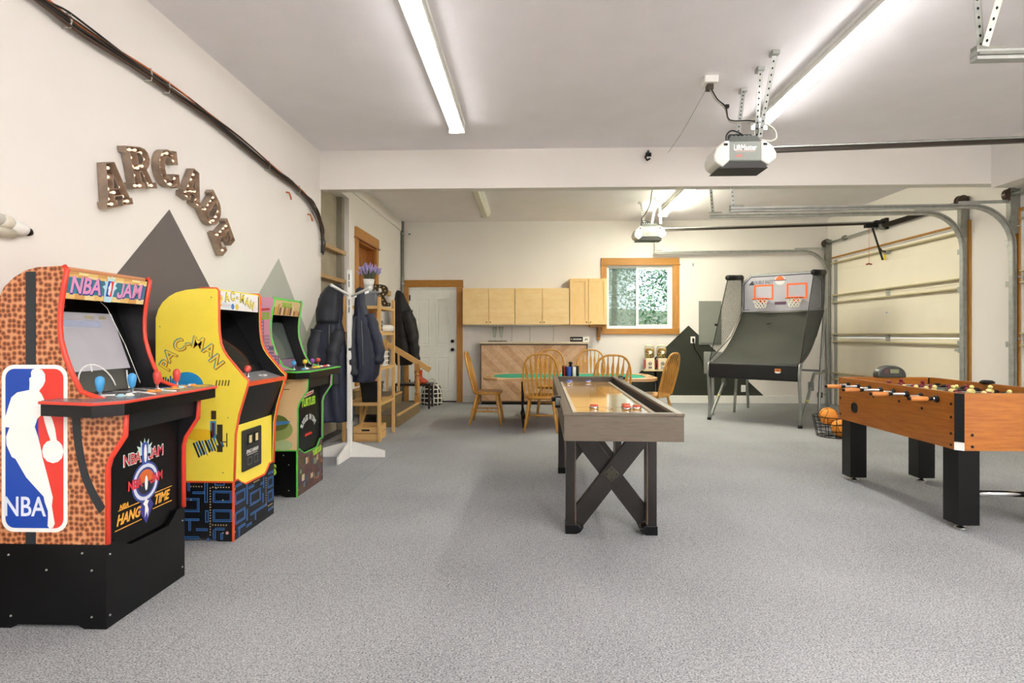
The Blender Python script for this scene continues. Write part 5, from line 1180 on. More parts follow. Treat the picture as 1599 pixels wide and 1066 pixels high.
# ------------------------------------------------------------------ basketball arcade game
bb = thing('basketball_game', 'folding two-hoop basketball arcade game with black ramp and side nets', 'basketball game', (2.53, 8.16, 0), math.atan2(-.617, .786))
BW = 1.18; M_TUBE = mat('silver_tube', '#8d908c', .35, .5, var=.05); M_FAB = mat('ramp_fabric', '#34362f', .75, var=.16, scale=3, bump=.1, bscale=9)
for s, x in ((0, 0), (1, BW)):
    for pts in (((x, 0, .02), (x, .02, .25), (x, -.03, .58), (x, .0, .74), (x, .05, .82)), ((x, 0, .02), (x, .12, .10), (x, .70, .60), (x, .80, .66), (x, .95, .66)),
                ((x, 1.03, .0), (x, 1.18, .75), (x, 1.40, 1.57), (x, 1.42, 2.12)), ((x, 1.70, .0), (x, 1.62, .66), (x, 1.47, 1.60))):
        MB().tube(smooth_pts(pts, 3), .021, 10).build('frame_tube', M_TUBE, bb, True)
    MB().cyl((x, 0, 0), (x, 0, .035), .028, n=12).build('foot_cap', M_BLACK, bb, True)
    MB().bar((x, .9, .66), (x, 1.63, .66), .03, .03).build('side_rail', M_STEELD, bb)
    MB().box(x - .03, x + .03, .55, .63, .44, .56).build('fold_hinge', M_GREY, bb, bevel=.006)
    MB().lathe([(.023, 0), (.023, .05)], (x, .35, .30), 10, Matrix.Rotation(R(-55), 3, 'X')).build('tape_band', INK('tape_yellow', '#c8c060'), bb)
    MB().tube([(x, -.01, .60), (x, -.05, .62), (x, -.06, .70), (x, -.03, .80), (x, .05, .83)], .016, 8).build('elbow', M_TUBE, bb, True)
    # padded top bar and net frame
    MB().tube([(x, 1.36, 2.12), (x, .75, 2.07)], .042, 12).build('top_pad', M_BLKM, bb, True)
    MB().tube([(x, .75, 2.06), (x, .02, .84)], .006, 6).build('net_cord', M_BLACK, bb)
    MB().tube([(x, 1.40, 2.1), (x, 1.39, 1.57), (x, .9, 1.18), (x, .02, .84)], .006, 6).build('net_cord', M_BLACK, bb)
    A, B, C_, D = Vector((x, .02, .84)), Vector((x, .75, 2.05)), Vector((x, 1.40, 2.1)), Vector((x, 1.39, 1.57))
    nt_ = MB(); N_ = 26
    def bil(u, v):
        lo = A.lerp(D, u); lo.z -= .07 * math.sin(PI * u); return lo.lerp(B.lerp(C_, u), v)
    for k in range(-N_, N_ + 1):
        for sg_ in (1, -1):
            seg = []
            for i in range(N_ + 1):
                u = i / N_; v = (k / N_ + u) if sg_ > 0 else (k / N_ + 1 - u)
                if -1e-6 <= v <= 1 + 1e-6: seg.append(bil(u, min(max(v, 0), 1)))
            for a_, b_ in zip(seg[::3], seg[3::3]): nt_.tube([a_, b_], .0018, 3, cap=False)
            if len(seg) > 1 and (len(seg) - 1) % 3: nt_.tube([seg[3 * ((len(seg) - 1) // 3)], seg[-1]], .0018, 3, cap=False)
    nt_.build('side_net', M_BLKM, bb)['kind'] = 'stuff'
MB().bar((0, 1.63, .66), (BW, 1.63, .66), .03, .03).build('cross_tube', M_TUBE, bb)
# ramp sheet
mb = MB(); nu, nv = 14, 16; vs = []
for j in range(nv + 1):
    v = j / nv
    for i in range(nu + 1):
        u = i / nu; z = .81 + .76 * v - .14 * math.sin(PI * v) - .02 * math.sin(PI * u) + .008 * math.sin(9 * u + 3 * v) * math.sin(PI * v)
        vs.append((.01 + u * (BW - .02), .07 + 1.32 * v, z))
mb.add(vs, [(j * (nu + 1) + i, j * (nu + 1) + i + 1, (j + 1) * (nu + 1) + i + 1, (j + 1) * (nu + 1) + i) for j in range(nv) for i in range(nu)])
rp = mb.build('ramp', M_FAB, bb, True); q = rp.modifiers.new('solid', 'SOLIDIFY'); q.thickness = .006
MB().prism(ell(.42 * BW, 0, .035, .014, 14), ((0, 1.08, 1.37), (1, 0, 0), (0, .8, .6)), .004).build('ramp_hole', M_BLKM, bb)
MB().prism(rrect(-.06, .10, .60, .82, .03), ((.02, 0, 0), (0, 1, 0), (0, 0, 1)), BW - .04).build('ball_tray', mat('tray_fabric', '#0c0c0d', .6, var=.1, bump=.15, bscale=14), bb)
MB().prism([(0, .06), (.075, .06), (.075, .015), (.055, 0), (.015, 0), (0, .015)], ((.78 * BW - .03, -.061, .70), (1, 0, 0), (0, 0, 1)), .001).build('brand_tag', INK('tag_orange', '#e8823a'), bb)
MB().prism([(.055, 0), (.075, .015), (.075, .022), (.0, .022), (.0, .015), (.015, 0)], ((.78 * BW - .03, -.0622, .70), (1, 0, 0), (0, 0, 1)), .001).build('tag_strip', WHI, bb)
MB().box(.78 * BW - .015, .78 * BW + .03, -.0625, -.0618, .735, .745).build('tag_print', INK('tag_dark', '#5a3a20'), bb)
# backboard
BBY = 1.40; Z0, Z1 = 1.57, 2.15; bd = [(.0, Z0), (BW, Z0), (BW, Z1 - .13), (BW - .13, Z1), (.13, Z1), (0, Z1 - .13)]
MB().prism(bd, ((0, BBY + .015, 0), (1, 0, 0), (0, 0, 1)), .015).build('backboard', mat('backboard_grey', '#a9a8b2', .4, var=.02), bb)
MB().tube([(.03, BBY - .002, Z0 + .03), (.03, BBY - .002, Z1 - .14), (.14, BBY - .002, Z1 - .03), (BW - .14, BBY - .002, Z1 - .03), (BW - .03, BBY - .002, Z1 - .14), (BW - .03, BBY - .002, Z0 + .03)], .007, 6).build('backboard_border', INK('border_navy', '#2c2c36'), bb)
MB().tube([(p[0], BBY + .008, p[1]) for p in bd], .012, 8, closed=True).build('backboard_frame', M_TUBE, bb, True)
for s in (-1, 1): MB().box((.03 if s < 0 else BW - .12), (.12 if s < 0 else BW - .03), BBY - .004, BBY - .001, Z0 + .025, Z0 + .034).build('corner_mark', INK('border_navy', '#2c2c36'), bb)
M_ORG = mat('hoop_orange', '#ee6a33', .4, var=.02)
for xc in (.33, .81):
    for a in ((-.145, -.118, .18, .42), (.118, .145, .18, .42), (-.118, .118, .393, .42), (-.118, .118, .18, .207)): MB().box(xc + a[0], xc + a[1], BBY - .003, BBY - .0005, Z0 + a[2], Z0 + a[3]).build('target_square', M_ORG, bb)
    HZ = Z0 + .19; HC = Vector((xc, BBY - .16, HZ))
    MB().tube([HC + Vector((.115 * math.cos(2 * PI * i / 24), .115 * math.sin(2 * PI * i / 24), 0)) for i in range(24)], .0105, 8, closed=True).build('hoop', M_ORG, bb, True)
    MB().prism([(-.06, 0), (.06, 0), (.04, -.07), (-.04, -.07)], ((xc, BBY - .04, HZ + .008), (1, 0, 0), (0, 0, 1)), -.035).build('hoop_bracket', M_ORG, bb)
    nm = MB(); NR = 10
    for k in range(NR):
        for sg_ in (1, -1):
            P = []
            for j in range(5):
                a = 2 * PI * (k + sg_ * j * .5) / NR; r_ = .115 - .012 * j - .006 * (j == 2); P.append(HC + Vector((r_ * math.cos(a), r_ * math.sin(a), -.036 * j)))
            nm.tube(P, .0048, 5)
    nm.build('hoop_net', mat('net_white', '#eeece2', .8), bb)['kind'] = 'stuff'
text(bb, 'lettering', 'DOUBLE SHOT', (.31, BBY - .002, Z1 - .125), NEAR, .078, INK('letter_slate', '#4a4a58'), .62, .001, shear=.2)
MB().prism([(.10, Z1 - .16), (.16, Z1 - .09), (.17, Z1 - .12), (.19, Z1 - .16)], ((0, BBY - .002, 0), (1, 0, 0), (0, 0, 1)), .001).build('emblem', INK('border_navy', '#2c2c36'), bb)
EC = (.57, Z1 - .10)
MB().prism(ell(*EC, .075, .075, 22), ((0, BBY - .0015, 0), (1, 0, 0), (0, 0, 1)), .001).build('ball_emblem', INK('emblem_pale', '#d8d2d0'), bb)
MB().prism(ell(*EC, .062, .062, 14, 0, PI), ((0, BBY - .003, 0), (1, 0, 0), (0, 0, 1)), .001).build('ball_emblem', M_ORG, bb)
MB().box(EC[0] - .085, EC[0] + .085, BBY - .004, BBY - .002, EC[1] - .012, EC[1] + .004).build('emblem_bar', INK('letter_slate', '#4a4a58'), bb)
MB().prism(rrect(.49, .66, Z0 + .10, Z0 + .145, .012), ((0, BBY - .002, 0), (1, 0, 0), (0, 0, 1)), .001).build('score_label', INK('label_plum', '#5a3c50'), bb)
for x0, x1, dz in ((.44, .50, .075), (.44, .47, .045), (.66, .74, .075), (.70, .80, .045), (.93, 1.05, .09)): MB().bar((x0, BBY - .001, Z0 + dz + .03), (x1, BBY - .001, Z0 + dz), .002, .008, (0, 1, 0)).build('swoosh', INK('swoosh_grey', '#a2a2ac'), bb)
sbx = thing('score_box', 'grey control box standing behind the left front corner of the ball tray', 'box', (2.72, 8.62, 0))
MB().box(-.02, .02, -.02, .02, 0, .62).build('stem', M_TUBE, sbx); MB().box(-.12, .13, -.04, .04, .62, .95).build('case', mat('case_grey', '#8f928c', .45), sbx, bevel=.01); MB().cyl((-.04, -.042, .80), (-.04, -.05, .80), .025, n=14).build('dial', WHP, sbx, True); MB().cyl((.05, -.042, .82), (.05, -.05, .82), .03, n=14).build('dial', M_GREY, sbx, True)

# ball basket with balls
kb = thing('ball_basket', 'round black wire basket holding basketballs near the garage door', 'basket', (3.60, 6.87, 0))
def ring(z, r_, rr_=.005): return MB().tube([(r_ * math.cos(2 * PI * i / 24), r_ * math.sin(2 * PI * i / 24), z) for i in range(24)], rr_, 6, closed=True)
for z, r_ in ((.006, .19), (.08, .205), (.16, .22), (.24, .235)): ring(z, r_).build('hoop_wire', M_BLACK, kb)
for k in range(16):
    c, s = math.cos(2 * PI * k / 16), math.sin(2 * PI * k / 16); MB().tube([(.0, 0, .005), (.19 * c, .19 * s, .006), (.235 * c, .235 * s, .24)], .0035, 5).build('wire', M_BLACK, kb)
M_BALL = mat('ball_orange', '#e8932e', .5, var=.08, scale=40, bump=.3, bscale=160)
for (x, y, z), rot, lb in (((3.575, 6.96, .225), (20, 10, 0), 'orange basketball higher at the left of the wire basket'), ((3.63, 6.785, .117), (70, 20, 40), 'orange basketball low at the right of the wire basket')):
    b = thing('basketball', lb, 'ball', (x, y, z), 0, 'basketballs in the wire basket')
    b.rotation_euler = tuple(R(a) for a in rot)
    MB().sphere((0, 0, 0), .105, 24, 16).build('ball_skin', M_BALL, b, True)
    rr_ = .1055; P = []
    for ax in range(2):
        MB().tube([((rr_ * math.cos(2 * PI * i / 32)), 0 if ax == 0 else rr_ * math.sin(2 * PI * i / 32), rr_ * math.sin(2 * PI * i / 32) if ax == 0 else 0) for i in range(32)], .0025, 5, closed=True).build('seam', M_BLKM, b)
    for s in (-1, 1): MB().tube([(s * (.045 + .03 * abs(math.cos(2 * PI * i / 32)) ** 2) , math.sqrt(max(0, rr_ ** 2 - (.045 + .03 * math.cos(2 * PI * i / 32) ** 2) ** 2)) * math.cos(2 * PI * i / 32), math.sqrt(max(0, rr_ ** 2 - (.045 + .03 * math.cos(2 * PI * i / 32) ** 2) ** 2)) * math.sin(2 * PI * i / 32)) for i in range(32)], .0025, 5, closed=True).build('seam', M_BLKM, b)

# ------------------------------------------------------------------ foosball table
FX0, FX1, FY0, FY1, FZ0, FZ1 = 2.565, 3.33, 3.50, 4.86, .505, .85
fb = thing('foosball_table', 'large wooden foosball table with black legs beside the garage door', 'table', (FX0, FY0, 0))
FW, FL = FX1 - FX0, FY1 - FY0
M_CHER = wood('cherry_laminate', '#98500f', '#b56f22', (20, 1.6, 20), .35, coat=.25); M_CHERX = wood('cherry_laminate_x', '#98500f', '#bb7424', (1.6, 20, 20), .35, coat=.25)
CC = .035
MB().box(0, .03, CC, FL - CC, FZ0, FZ1).build('side_panel', M_CHER, fb, bevel=.002); MB().box(FW - .03, FW, CC, FL - CC, FZ0, FZ1).build('side_panel', M_CHER, fb, bevel=.002)
MB().box(CC, FW - CC, 0, .03, FZ0, FZ1).build('end_panel', M_CHERX, fb, bevel=.002); MB().box(CC, FW - CC, FL - .03, FL, FZ0, FZ1).build('end_panel', M_CHERX, fb, bevel=.002)
for cx, cy, dx, dy in ((0, 0, 1, 1), (FW, 0, -1, 1), (0, FL, 1, -1), (FW, FL, -1, -1)):
    tri = [(cx + dx * CC, cy), (cx + dx * CC, cy + dy * CC), (cx, cy + dy * CC)]
    MB().prism(tri, ((0, 0, FZ0 + .05), (1, 0, 0), (0, 1, 0)), FZ1 - FZ0 - .052).build('corner_trim', M_BLACK, fb); MB().prism(tri, ((0, 0, FZ0), (1, 0, 0), (0, 1, 0)), .048).build('corner_cap', WHP, fb)
MB().box(.03, FW - .03, .03, FL - .03, FZ1 - .20, FZ1 - .19).build('playing_field', mat('field_green', '#2f7a48', .4), fb)
MB().box(.03, FW - .03, .03, FL - .03, FZ0, FZ0 + .02).build('bottom_board', M_BLKM, fb)
MB().prism(rrect(.0, .075, -.035, .035, .03, 5), ((-.003, FL - .30, FZ0 + .12), (0, 1, 0), (0, 0, 1)), .006).build('ball_return', M_BLACK, fb); MB().tube([(.0, FL - .30 + p[0], FZ0 + .12 + p[1]) for p in rrect(0, .075, -.035, .035, .03, 5)], .006, 6, closed=True).build('return_ring', M_BLKM, fb, True)
bl = []
for y, z in ((.06, .78), (.06, .70), (.06, .60), (.06, .53), (FL - .10, .78), (FL - .06, .68), (FL - .06, .55), (.55, .74), (.85, .74), (.32, .72)): bl.append(((0, y, z), Matrix.Rotation(R(-90), 3, 'Y')))
for x, z in ((.08, .60), (.08, .53), (FW - .08, .60), (FW - .08, .53)): bl.append(((x, 0, z), Matrix.Rotation(R(90), 3, 'X')))
for p, m_ in bl: MB().lathe([(.009, 0), (.008, .004), (.003, .006), (.001, .006)], p, 10, m_).build('bolt', M_BLKM, fb, True)
for x in (.11, FW - .11):
    for y in (.13, FL - .06):
        lg = MB().box(x - .065, x + .065, y - .065, y + .065, .035, FZ0).build('leg', M_BLACK, fb, bevel=.003)
        MB().lathe([(.038, 0), (.038, .008), (.012, .014), (.012, .036)], (x, y, 0), 14).build('leveler', M_CHROME, lg, True)
    MB().bar((x, .19, .16), (x, FL - .12, .16), .001, .001) if False else None
for y in (.13,): MB().tube([(.175, y, .215), (FW - .175, y, .215)], .02, 10).build('stretcher_bar', M_CHROME, fb, True)
M_FR = mat('player_red', '#7c1f26', .35, var=.03); M_FY = mat('player_cream', '#e8d78c', .35, var=.03); M_HAND = wood('handle_wood', '#c07030', '#d8904c', (1.5, 20, 20), .35)
def footman():
    m = MB(); m.loft([[(sx * a, sy * b, z) for a, b in ((1, 1), (-1, 1), (-1, -1), (1, -1))] for z, sx, sy in ((-.075, .010, .016), (-.055, .012, .012), (-.03, .011, .010), (-.015, .016, .014), (.012, .022, .014), (.022, .014, .010), (.026, .008, .008))])
    m.sphere((0, 0, .038), .0145, 10, 8); return m
NROD = 8; proto = {}
ROWS = [(1, 1, -.12), (2, 1, .05), (3, 2, -.05), (5, 1, .03), (5, 2, -.02), (3, 1, .06), (2, 2, -.04), (1, 2, .05)]
for i, (cnt, team, sh) in enumerate(ROWS):
    y = .18 + (FL - .36) * i / 7; z = FZ1 - .052; left = i in (0, 2, 4, 6); x0 = -.30 - sh if left else -.07 + .0; x1 = FW + .07 if left else FW + .28
    rd = MB().cyl((x0, y, z), (x1, y, z), .0075, n=10).build('rod', M_CHROME, fb, True)
    for xx in (-.006, FW + .006): MB().tube([(xx - .012, y, z), (xx, y, z), (xx + .012, y, z)], [.017, .024, .017], 14).build('bushing', M_BLACK, rd, True)
    hs = x0 if left else x1; d = 1 if left else -1
    MB().tube([(hs + d * .012, y, z), (hs + d * .02, y, z), (hs + d * .08, y, z), (hs + d * .12, y, z)], [.012, .015, .017, .013], 12).build('handle', M_HAND, rd, True)
    MB().tube([(hs + d * .12, y, z), (hs + d * .15, y, z)], [.013, .011], 10).build('handle_collar', M_BLACK, rd, True); MB().tube([(hs, y, z), (hs + d * .012, y, z)], [.009, .012], 10).build('end_cap', M_BLACK, rd, True)
    sp_ = FW / (cnt + 1) if cnt > 1 else FW / 2
    for k in range(cnt):
        x = sp_ * (k + 1) + sh * .7
        mm = M_FY if team == 1 else M_FR
        if team not in proto: proto[team] = footman().build('player', mm, rd, True); o = proto[team]
        else: o = proto[team].copy(); COL.objects.link(o); o.parent = rd
        o.location = (x, y, z); o.rotation_euler = (R((-20, 30, -70, 10, -40, 60, 15, -10)[i]), 0, 0)
    for xx in (.07 + max(0, sh), FW - .07 + min(0, sh)): MB().tube([(xx - .014, y, z), (xx + .014, y, z)], .018, 12).build('bumper', M_BLKM, rd, True)
sco = thing('score_clock', 'dark arched digital score clock on the far rail of the foosball table', 'clock', (FX0 + .42, FY1 - .02, FZ1))
ar = [(-.115, 0), (.115, 0), (.115, .02)] + arc2(0, .02, .115, .078, 10, 170, 14) + [(-.115, .02)]
MB().prism(ar, ((0, .035, 0), (1, 0, 0), (0, 0, 1)), .07).build('case', mat('clock_dark', '#3a3a36', .4), sco, bevel=.004)
MB().prism(rrect(-.015, .055, .035, .068, .006), ((0, -.035, 0), (1, 0, 0), (0, 0, 1)), .002).build('display', mat('lcd_olive', '#8c8f70', .2), sco)
for i in range(3): MB().box(-.062, -.03, -.037, -.035, .032 + .014 * i, .040 + .014 * i).build('button', mat('button_maroon', '#6a3438', .4), sco)
MB().tube([(p[0] * .93, -.0355, p[1] * .93 + .002) for p in ar[2:]], .003, 5).build('case_line', M_GREY, sco)
MB().tube([(-.13, 0, .003), (.13, 0, .003)], .006, 6).build('foot_strip', M_BLKM, sco)
cp = thing('cup_holder', 'small dark cup rest on the right rim of the foosball table', 'cup holder', (FX1 - .02, FY1 - .62, FZ1))
MB().lathe([(.045, 0), (.045, .012), (.03, .022), (.001, .022)], n=16).build('ring', M_BLKM, cp, True)

# ------------------------------------------------------------------ garage doors, tracks and openers
M_GD = mat('garage_cream', '#f6eeda', .5, var=.015, scale=3)
def perforated(t, p0, p1, w=.032, name='perforated_strap', step=.045, m=M_STEEL):
    p0 = Vector(p0); p1 = Vector(p1); d = (p1 - p0); L = d.length; d.normalize()
    a = Vector((1, 0, 0)); a = (a - d * a.dot(d)).normalized(); b = d.cross(a).normalized()
    if b.y > 0: b = -b
    fm = Matrix(((a.x, d.x, b.x, p0.x), (a.y, d.y, b.y, p0.y), (a.z, d.z, b.z, p0.z), (0, 0, 0, 1)))
    o = MB(fm).box(-w / 2, w / 2, 0, L, -.0015, .0015).box(w / 2 - .003, w / 2, 0, L, -w, .0015).build(name, m, t)
    h = MB(fm)
    for k in range(int(L / step)): h.prism(ell(0, step * (k + .5), .006, .008, 8), ((0, 0, .0015), (1, 0, 0), (0, 1, 0)), .0008)
    h.build('hole', M_HOLE, o)['kind'] = 'stuff'
    return o
def garage(y0, y1, idx, zt, zs, label):
    t = thing('garage_door', label, 'garage door', (XR, (y0 + y1) / 2, 0), 0, 'sectional garage doors'); W = (y1 - y0) / 2
    secs = ((.0, .50), (.50, 1.16), (1.16, 1.82), (1.82, 2.49))
    for z0, z1 in secs:
        s = MB().box(.035, .08, -W + .004, W - .004, z0 + .002, z1 - .002).build('door_section', M_GD, t)
        MB().box(.031, .035, -W + .10, W - .10, z1 - .20, z1 - .194).build('embossed_line', M_GD, s)
        for y in (-W + .05, W - .05): MB().box(.026, .035, y - .045, y + .045, z0 + .004, z1 - .004).build('end_stile', mat('stile_grey', '#a9aaa2', .45, .3), s)
    for z in (2.43, 1.875, 1.755, 1.215, 1.085, .55, .44):
        MB().box(-.036, .033, -W + .01, W - .01, z - .004, z + .014).build('strut', mat('strut_shaded_cream', '#c2b68e', .75, var=.03), t, bevel=.003)
    for z in (1.82, 1.16, .50):
        for y in (-W + .05, 0, W - .05): MB().box(.008, .034, y - .03, y + .03, z - .045, z + .045).cyl((.006, y - .03, z), (.006, y + .03, z), .009, n=8).build('hinge', M_STEEL, t)
    for z in (2.36, 1.82, 1.16, .50, .06):
        for s in (-1, 1): MB().cyl((-.03, s * (W - .02), z), (-.03, s * (W + .06), z), .007, n=8).cyl((-.03, s * (W + .035), z), (-.03, s * (W + .06), z), .022, n=14).build('roller', M_STEEL, t, True)
    MB().box(.0, .034, -W + .02, -W + .16, 1.0, 1.03).box(-.02, .0, -W + .04, -W + .08, .985, 1.045).build('side_lock', M_STEEL, t)
    # tracks and hardware
    for s in (-1, 1):
        k = thing('door_track', 'galvanised curved track, %s side of the %s garage door' % (('near', 'far')[s > 0], ('far', 'near')[idx]), 'track', (XR, (y0 + y1) / 2 + s * (W + .05), 0), 0, 'garage door tracks')
        Rr = .44; pts = [(-.055, 0, .02), (-.055, 0, zt - Rr)] + [(-.055 - Rr + Rr * math.cos(R(a)), 0, zt - Rr + Rr * math.sin(R(a))) for a in range(9, 90, 9)] + [(-.055 - Rr, 0, zt), (2.16 - XR, 0, zt - .02)]
        m = MB(); m.tube(pts, .034, 4); m.build('track', M_STEEL, k)
        m = MB(); m.tube([(p[0] * 1 - (.0), -.030, p[2]) for p in pts], .010, 4); m.build('track_lip', M_STEELD, k)
        MB().box(-.05, -.002, .016 * s, .02 * s, 0, 2.45).box(-.006, -.002, .016 * s - .02, .016 * s + .03, 0, 2.45).build('wall_angle', M_STEEL, k)
        for z in (.45, 1.1, 1.75, 2.2): MB().box(-.05, -.001, .02, .10, z - .03, z + .03).build('jamb_bracket', M_STEEL, k)
        perforated(k, (2.20 - XR, 0, zt - .03), (2.16 - XR, .02, ZC), .034, 'hanger_strap')
        MB().bar((2.16 - XR, .0, zt), (2.30 - XR, 0, zt), .04, .05).build('track_end', M_STEELD, k)
        MB().bar((-.62, 0, zt + .035), (-.01, 0, zt + .05), .004, .035).build('top_angle', M_STEEL, k)
        MB().box(-.10, -.001, -.03, .03, zt - .30, zs + .06).build('drum_plate', M_STEELD, k)
    sh = thing('torsion_shaft', 'torsion spring shaft with drums above the %s garage door' % ('far', 'near')[idx], 'spring shaft', (XR - .075, (y0 + y1) / 2, zs), 0, 'garage door spring shafts')
    MB().cyl((0, -W - .10, 0), (0, W + .10, 0), .015, n=12).build('shaft', M_STEEL, sh, True)
    for s in (-1, 1):
        MB().tube([(0, s * (W + .02), 0), (0, s * (W + .03), 0), (0, s * (W + .05), 0), (0, s * (W + .09), 0), (0, s * (W + .10), 0)], [.03, .075, .06, .07, .02], 18).build('cable_drum', mat('drum_dark', '#4a3c34', .4, .4), sh)
        sp_ = MB(); n = 110; a0, a1 = (.06, .09) if s > 0 else (-.95, -.06)
        sp_.tube([(.032 * math.cos(i * PI / 4), a0 + (a1 - a0) * i / (n * 2), .032 * math.sin(i * PI / 4)) for i in range(n * 2 + 1)], .006, 4)
        sp_.tube([(0, a0, 0), (0, a1, 0)], .028, 10); sp_.build('spring', mat('spring_dark', '#39352c', .4, .5), sh)
        MB().cyl((0, s * 1.0, 0), (0, s * .95, 0), .04, n=14).build('winding_cone', M_STEELD, sh, True)
    MB().box(-.05, .074, -.03, .03, -.05, .05).build('center_bracket', M_STEEL, sh)
    return t
g1 = garage(7.0, 9.99, 0, 2.66, 2.79, 'cream sectional garage door on the right wall beyond the white pillar')
g2 = garage(2.9, 6.2, 1, 2.58, 2.70, 'cream sectional garage door at the right edge of the frame')
lb_ = MB().prism([(-.06, 2.31), (.0, 2.31), (.0, 2.40), (-.03, 2.42), (-.06, 2.40)], ((.0335, .07, 0), (0, -1, 0), (0, 0, 1)), -.001).build('warning_label', INK('label_yellow', '#e8d020'), g1)
MB().box(.0325, .0335, .0, .10, 1.50, 1.545).build('spec_label', WHP, g1); MB().box(.0315, .0325, .04, .06, 1.525, 1.54).build('label_print', M_BLKM, g1)

def opener(y, dz, x0, xr, zr0, zr1, label, straps):
    t = thing('garage_opener', label, 'door opener', (x0, y, 2.45 + dz), 0, 'garage door openers'); top = .23
    D = .115
    MB().box(-.115, .115, -D + .004, D, .05, .20).build('motor_housing', mat('opener_grey', '#80867e', .45), t, bevel=.006)
    MB().prism([(-.125, .195), (.125, .195), (.10, .245), (-.10, .245)], ((0, D - .01, 0), (1, 0, 0), (0, 0, 1)), 2 * D - .03).build('top_cover', mat('opener_dark', '#4c514b', .5), t)
    MB().prism([(-.20, .0), (.17, .0), (.125, .055), (-.12, .055)], ((0, D - .006, 0), (1, 0, 0), (0, 0, 1)), 2 * D - .012).build('lower_cover', mat('opener_black', '#12110d', .4), t)
    for s in (-1, 1):
        q = [(.113, .205), (.145, .205), (.20, .165), (.232, .11), (.228, .065), (.17, .02), (.113, .056)]
        if s < 0: q = [(-.113, .205), (-.15, .205), (-.215, .15), (-.235, .09), (-.225, .045), (-.17, .005), (-.113, .056)]
        q = q if s < 0 else q[::-1]
        MB().prism(q, ((0, D + .006, 0), (1, 0, 0), (0, 0, 1)), 2 * D + .012).build('light_lens', mat('lens_white', '#e2e2da', .35, var=.02), t, bevel=.012)
        MB().box(s * .145 - .014, s * .145 + .014, -D - .009, -D - .004, .165, .182).build('lens_latch', M_BLKM, t)
    MB().box(-.113, .113, -D - .001, -D + .004, .058, .192).build('label_plate', mat('plate_grey', '#8a9088', .4), t)
    text(t, 'lettering', 'LiftMaster', (0, -D - .0015, .150), NEAR, .058, WHI, .72, .0014); text(t, 'lettering', 'PROFESSIONAL', (.0, -D - .0015, .124), NEAR, .016, INK('pale_pink', '#d8b0ac'), 1.1, .0004, spacing=1.3)
    MB().prism([(-.07, .095), (-.02, .103), (-.02, .082), (-.07, .080)], ((0, -D - .001, 0), (1, 0, 0), (0, 0, 1)), .001).build('red_mark', INK('mark_red', '#c07872'), t)
    hb = MB().box(-.085, .085, -.02, .02, .244, .285).build('hanging_bar', M_BLACK, t)
    h = MB()
    for k in range(5): h.prism(ell(-.065 + .032 * k, .266, .007, .007, 8), ((0, -.0205, 0), (1, 0, 0), (0, 0, 1)), .001)
    h.build('hole', WHP, hb)['kind'] = 'stuff'
    MB().bar((.20, .02, zr0 - 2.45 - dz), (xr - x0, .02, zr1 - 2.45 - dz), .03, .045).build('rail', mat('rail_dark', '#332c24', .4, .4), t)
    MB().tube([(.20, -.0, zr0 - 2.45 - dz + .012), (xr - x0, -.0, zr1 - 2.45 - dz + .012)], .006, 6).build('chain', M_STEEL, t)
    for (ax, ay, bx, by) in straps:
        perforated(t, (ax - x0, ay - y, .255), (bx - x0, by - y, ZC - 2.45 - dz), .034)
    for (ax, ay, bx, by) in straps: MB().box(bx - x0 - .025, bx - x0 + .025, by - y - .02, by - y + .05, ZC - 2.45 - dz - .03, ZC - 2.45 - dz - .002).build('ceiling_foot', M_STEEL, t)
    MB().tube(smooth_pts([(-.118, -.06, .20), (-.12, -.06, .26), (-.08, -.05, .30), (-.02, -.04, .29), (.02, -.02, .27)], 4), .006, 6).build('antenna_cord', M_BLACK, t, True)
    return t
o1_ = opener(4.42, 0, 1.60, 5.10, 2.625, 2.72, 'larger ceiling garage door opener with white lenses, in front of the beam', ((1.72, 4.40, 1.74, 4.37), (1.60, 4.47, 1.75, 4.74), (1.74, 4.38, 1.745, 4.12)))
o2_ = opener(8.5, .14, 1.745, 5.14, 2.765, 2.845, 'smaller ceiling garage door opener with white lenses, beyond the beam', ((1.79, 8.48, 1.86, 8.46), (1.70, 8.55, 1.66, 8.7), (1.92, 8.48, 1.93, 8.6)))
def run(t, name, pts, r, m, o): return MB().tube(smooth_pts([Vector(p) - Vector(o) for p in pts], 5), r, 6).build(name, m, t, True)
jb = thing('ceiling_outlet', 'white ceiling outlet box with twisted cord feeding the larger opener', 'outlet', (1.41, 4.54, ZC))
MB().prism(rrect(-.055, .055, -.055, .055, .012, 3), ((0, 0, -.055), (1, 0, 0), (0, 1, 0)), .055).build('box', WHP, jb, bevel=.004); MB().box(-.025, .025, -.03, .03, -.10, -.055).build('plug', mat('plug_brown', '#4a4034', .5), jb, bevel=.006)
OJ = (1.41, 4.54, ZC)
run(jb, 'cord', [(1.41, 4.53, 3.14), (1.44, 4.50, 3.05), (1.50, 4.46, 2.96), (1.525, 4.45, 2.87), (1.56, 4.44, 2.84), (1.66, 4.42, 2.835), (1.75, 4.40, 2.82), (1.83, 4.36, 2.76), (1.84, 4.33, 2.68), (1.79, 4.32, 2.65), (1.73, 4.34, 2.67)], .007, CBG, OJ)
run(jb, 'cord', [(1.42, 4.52, 3.13), (1.455, 4.49, 3.04), (1.505, 4.45, 2.965), (1.52, 4.44, 2.875), (1.56, 4.435, 2.85), (1.66, 4.415, 2.842), (1.75, 4.395, 2.825)], .005, M_BLKM, OJ)
MB().box(1.50 - 1.41, 1.53 - 1.41, -.10, -.07, -.275, -.25).build('cord_clip', M_BLACK, jb)
run(jb, 'pull_wire', [(1.39, 4.56, 3.15), (1.43, 5.4, 3.12), (1.48, 6.19, 3.17)], .003, CBG, OJ)
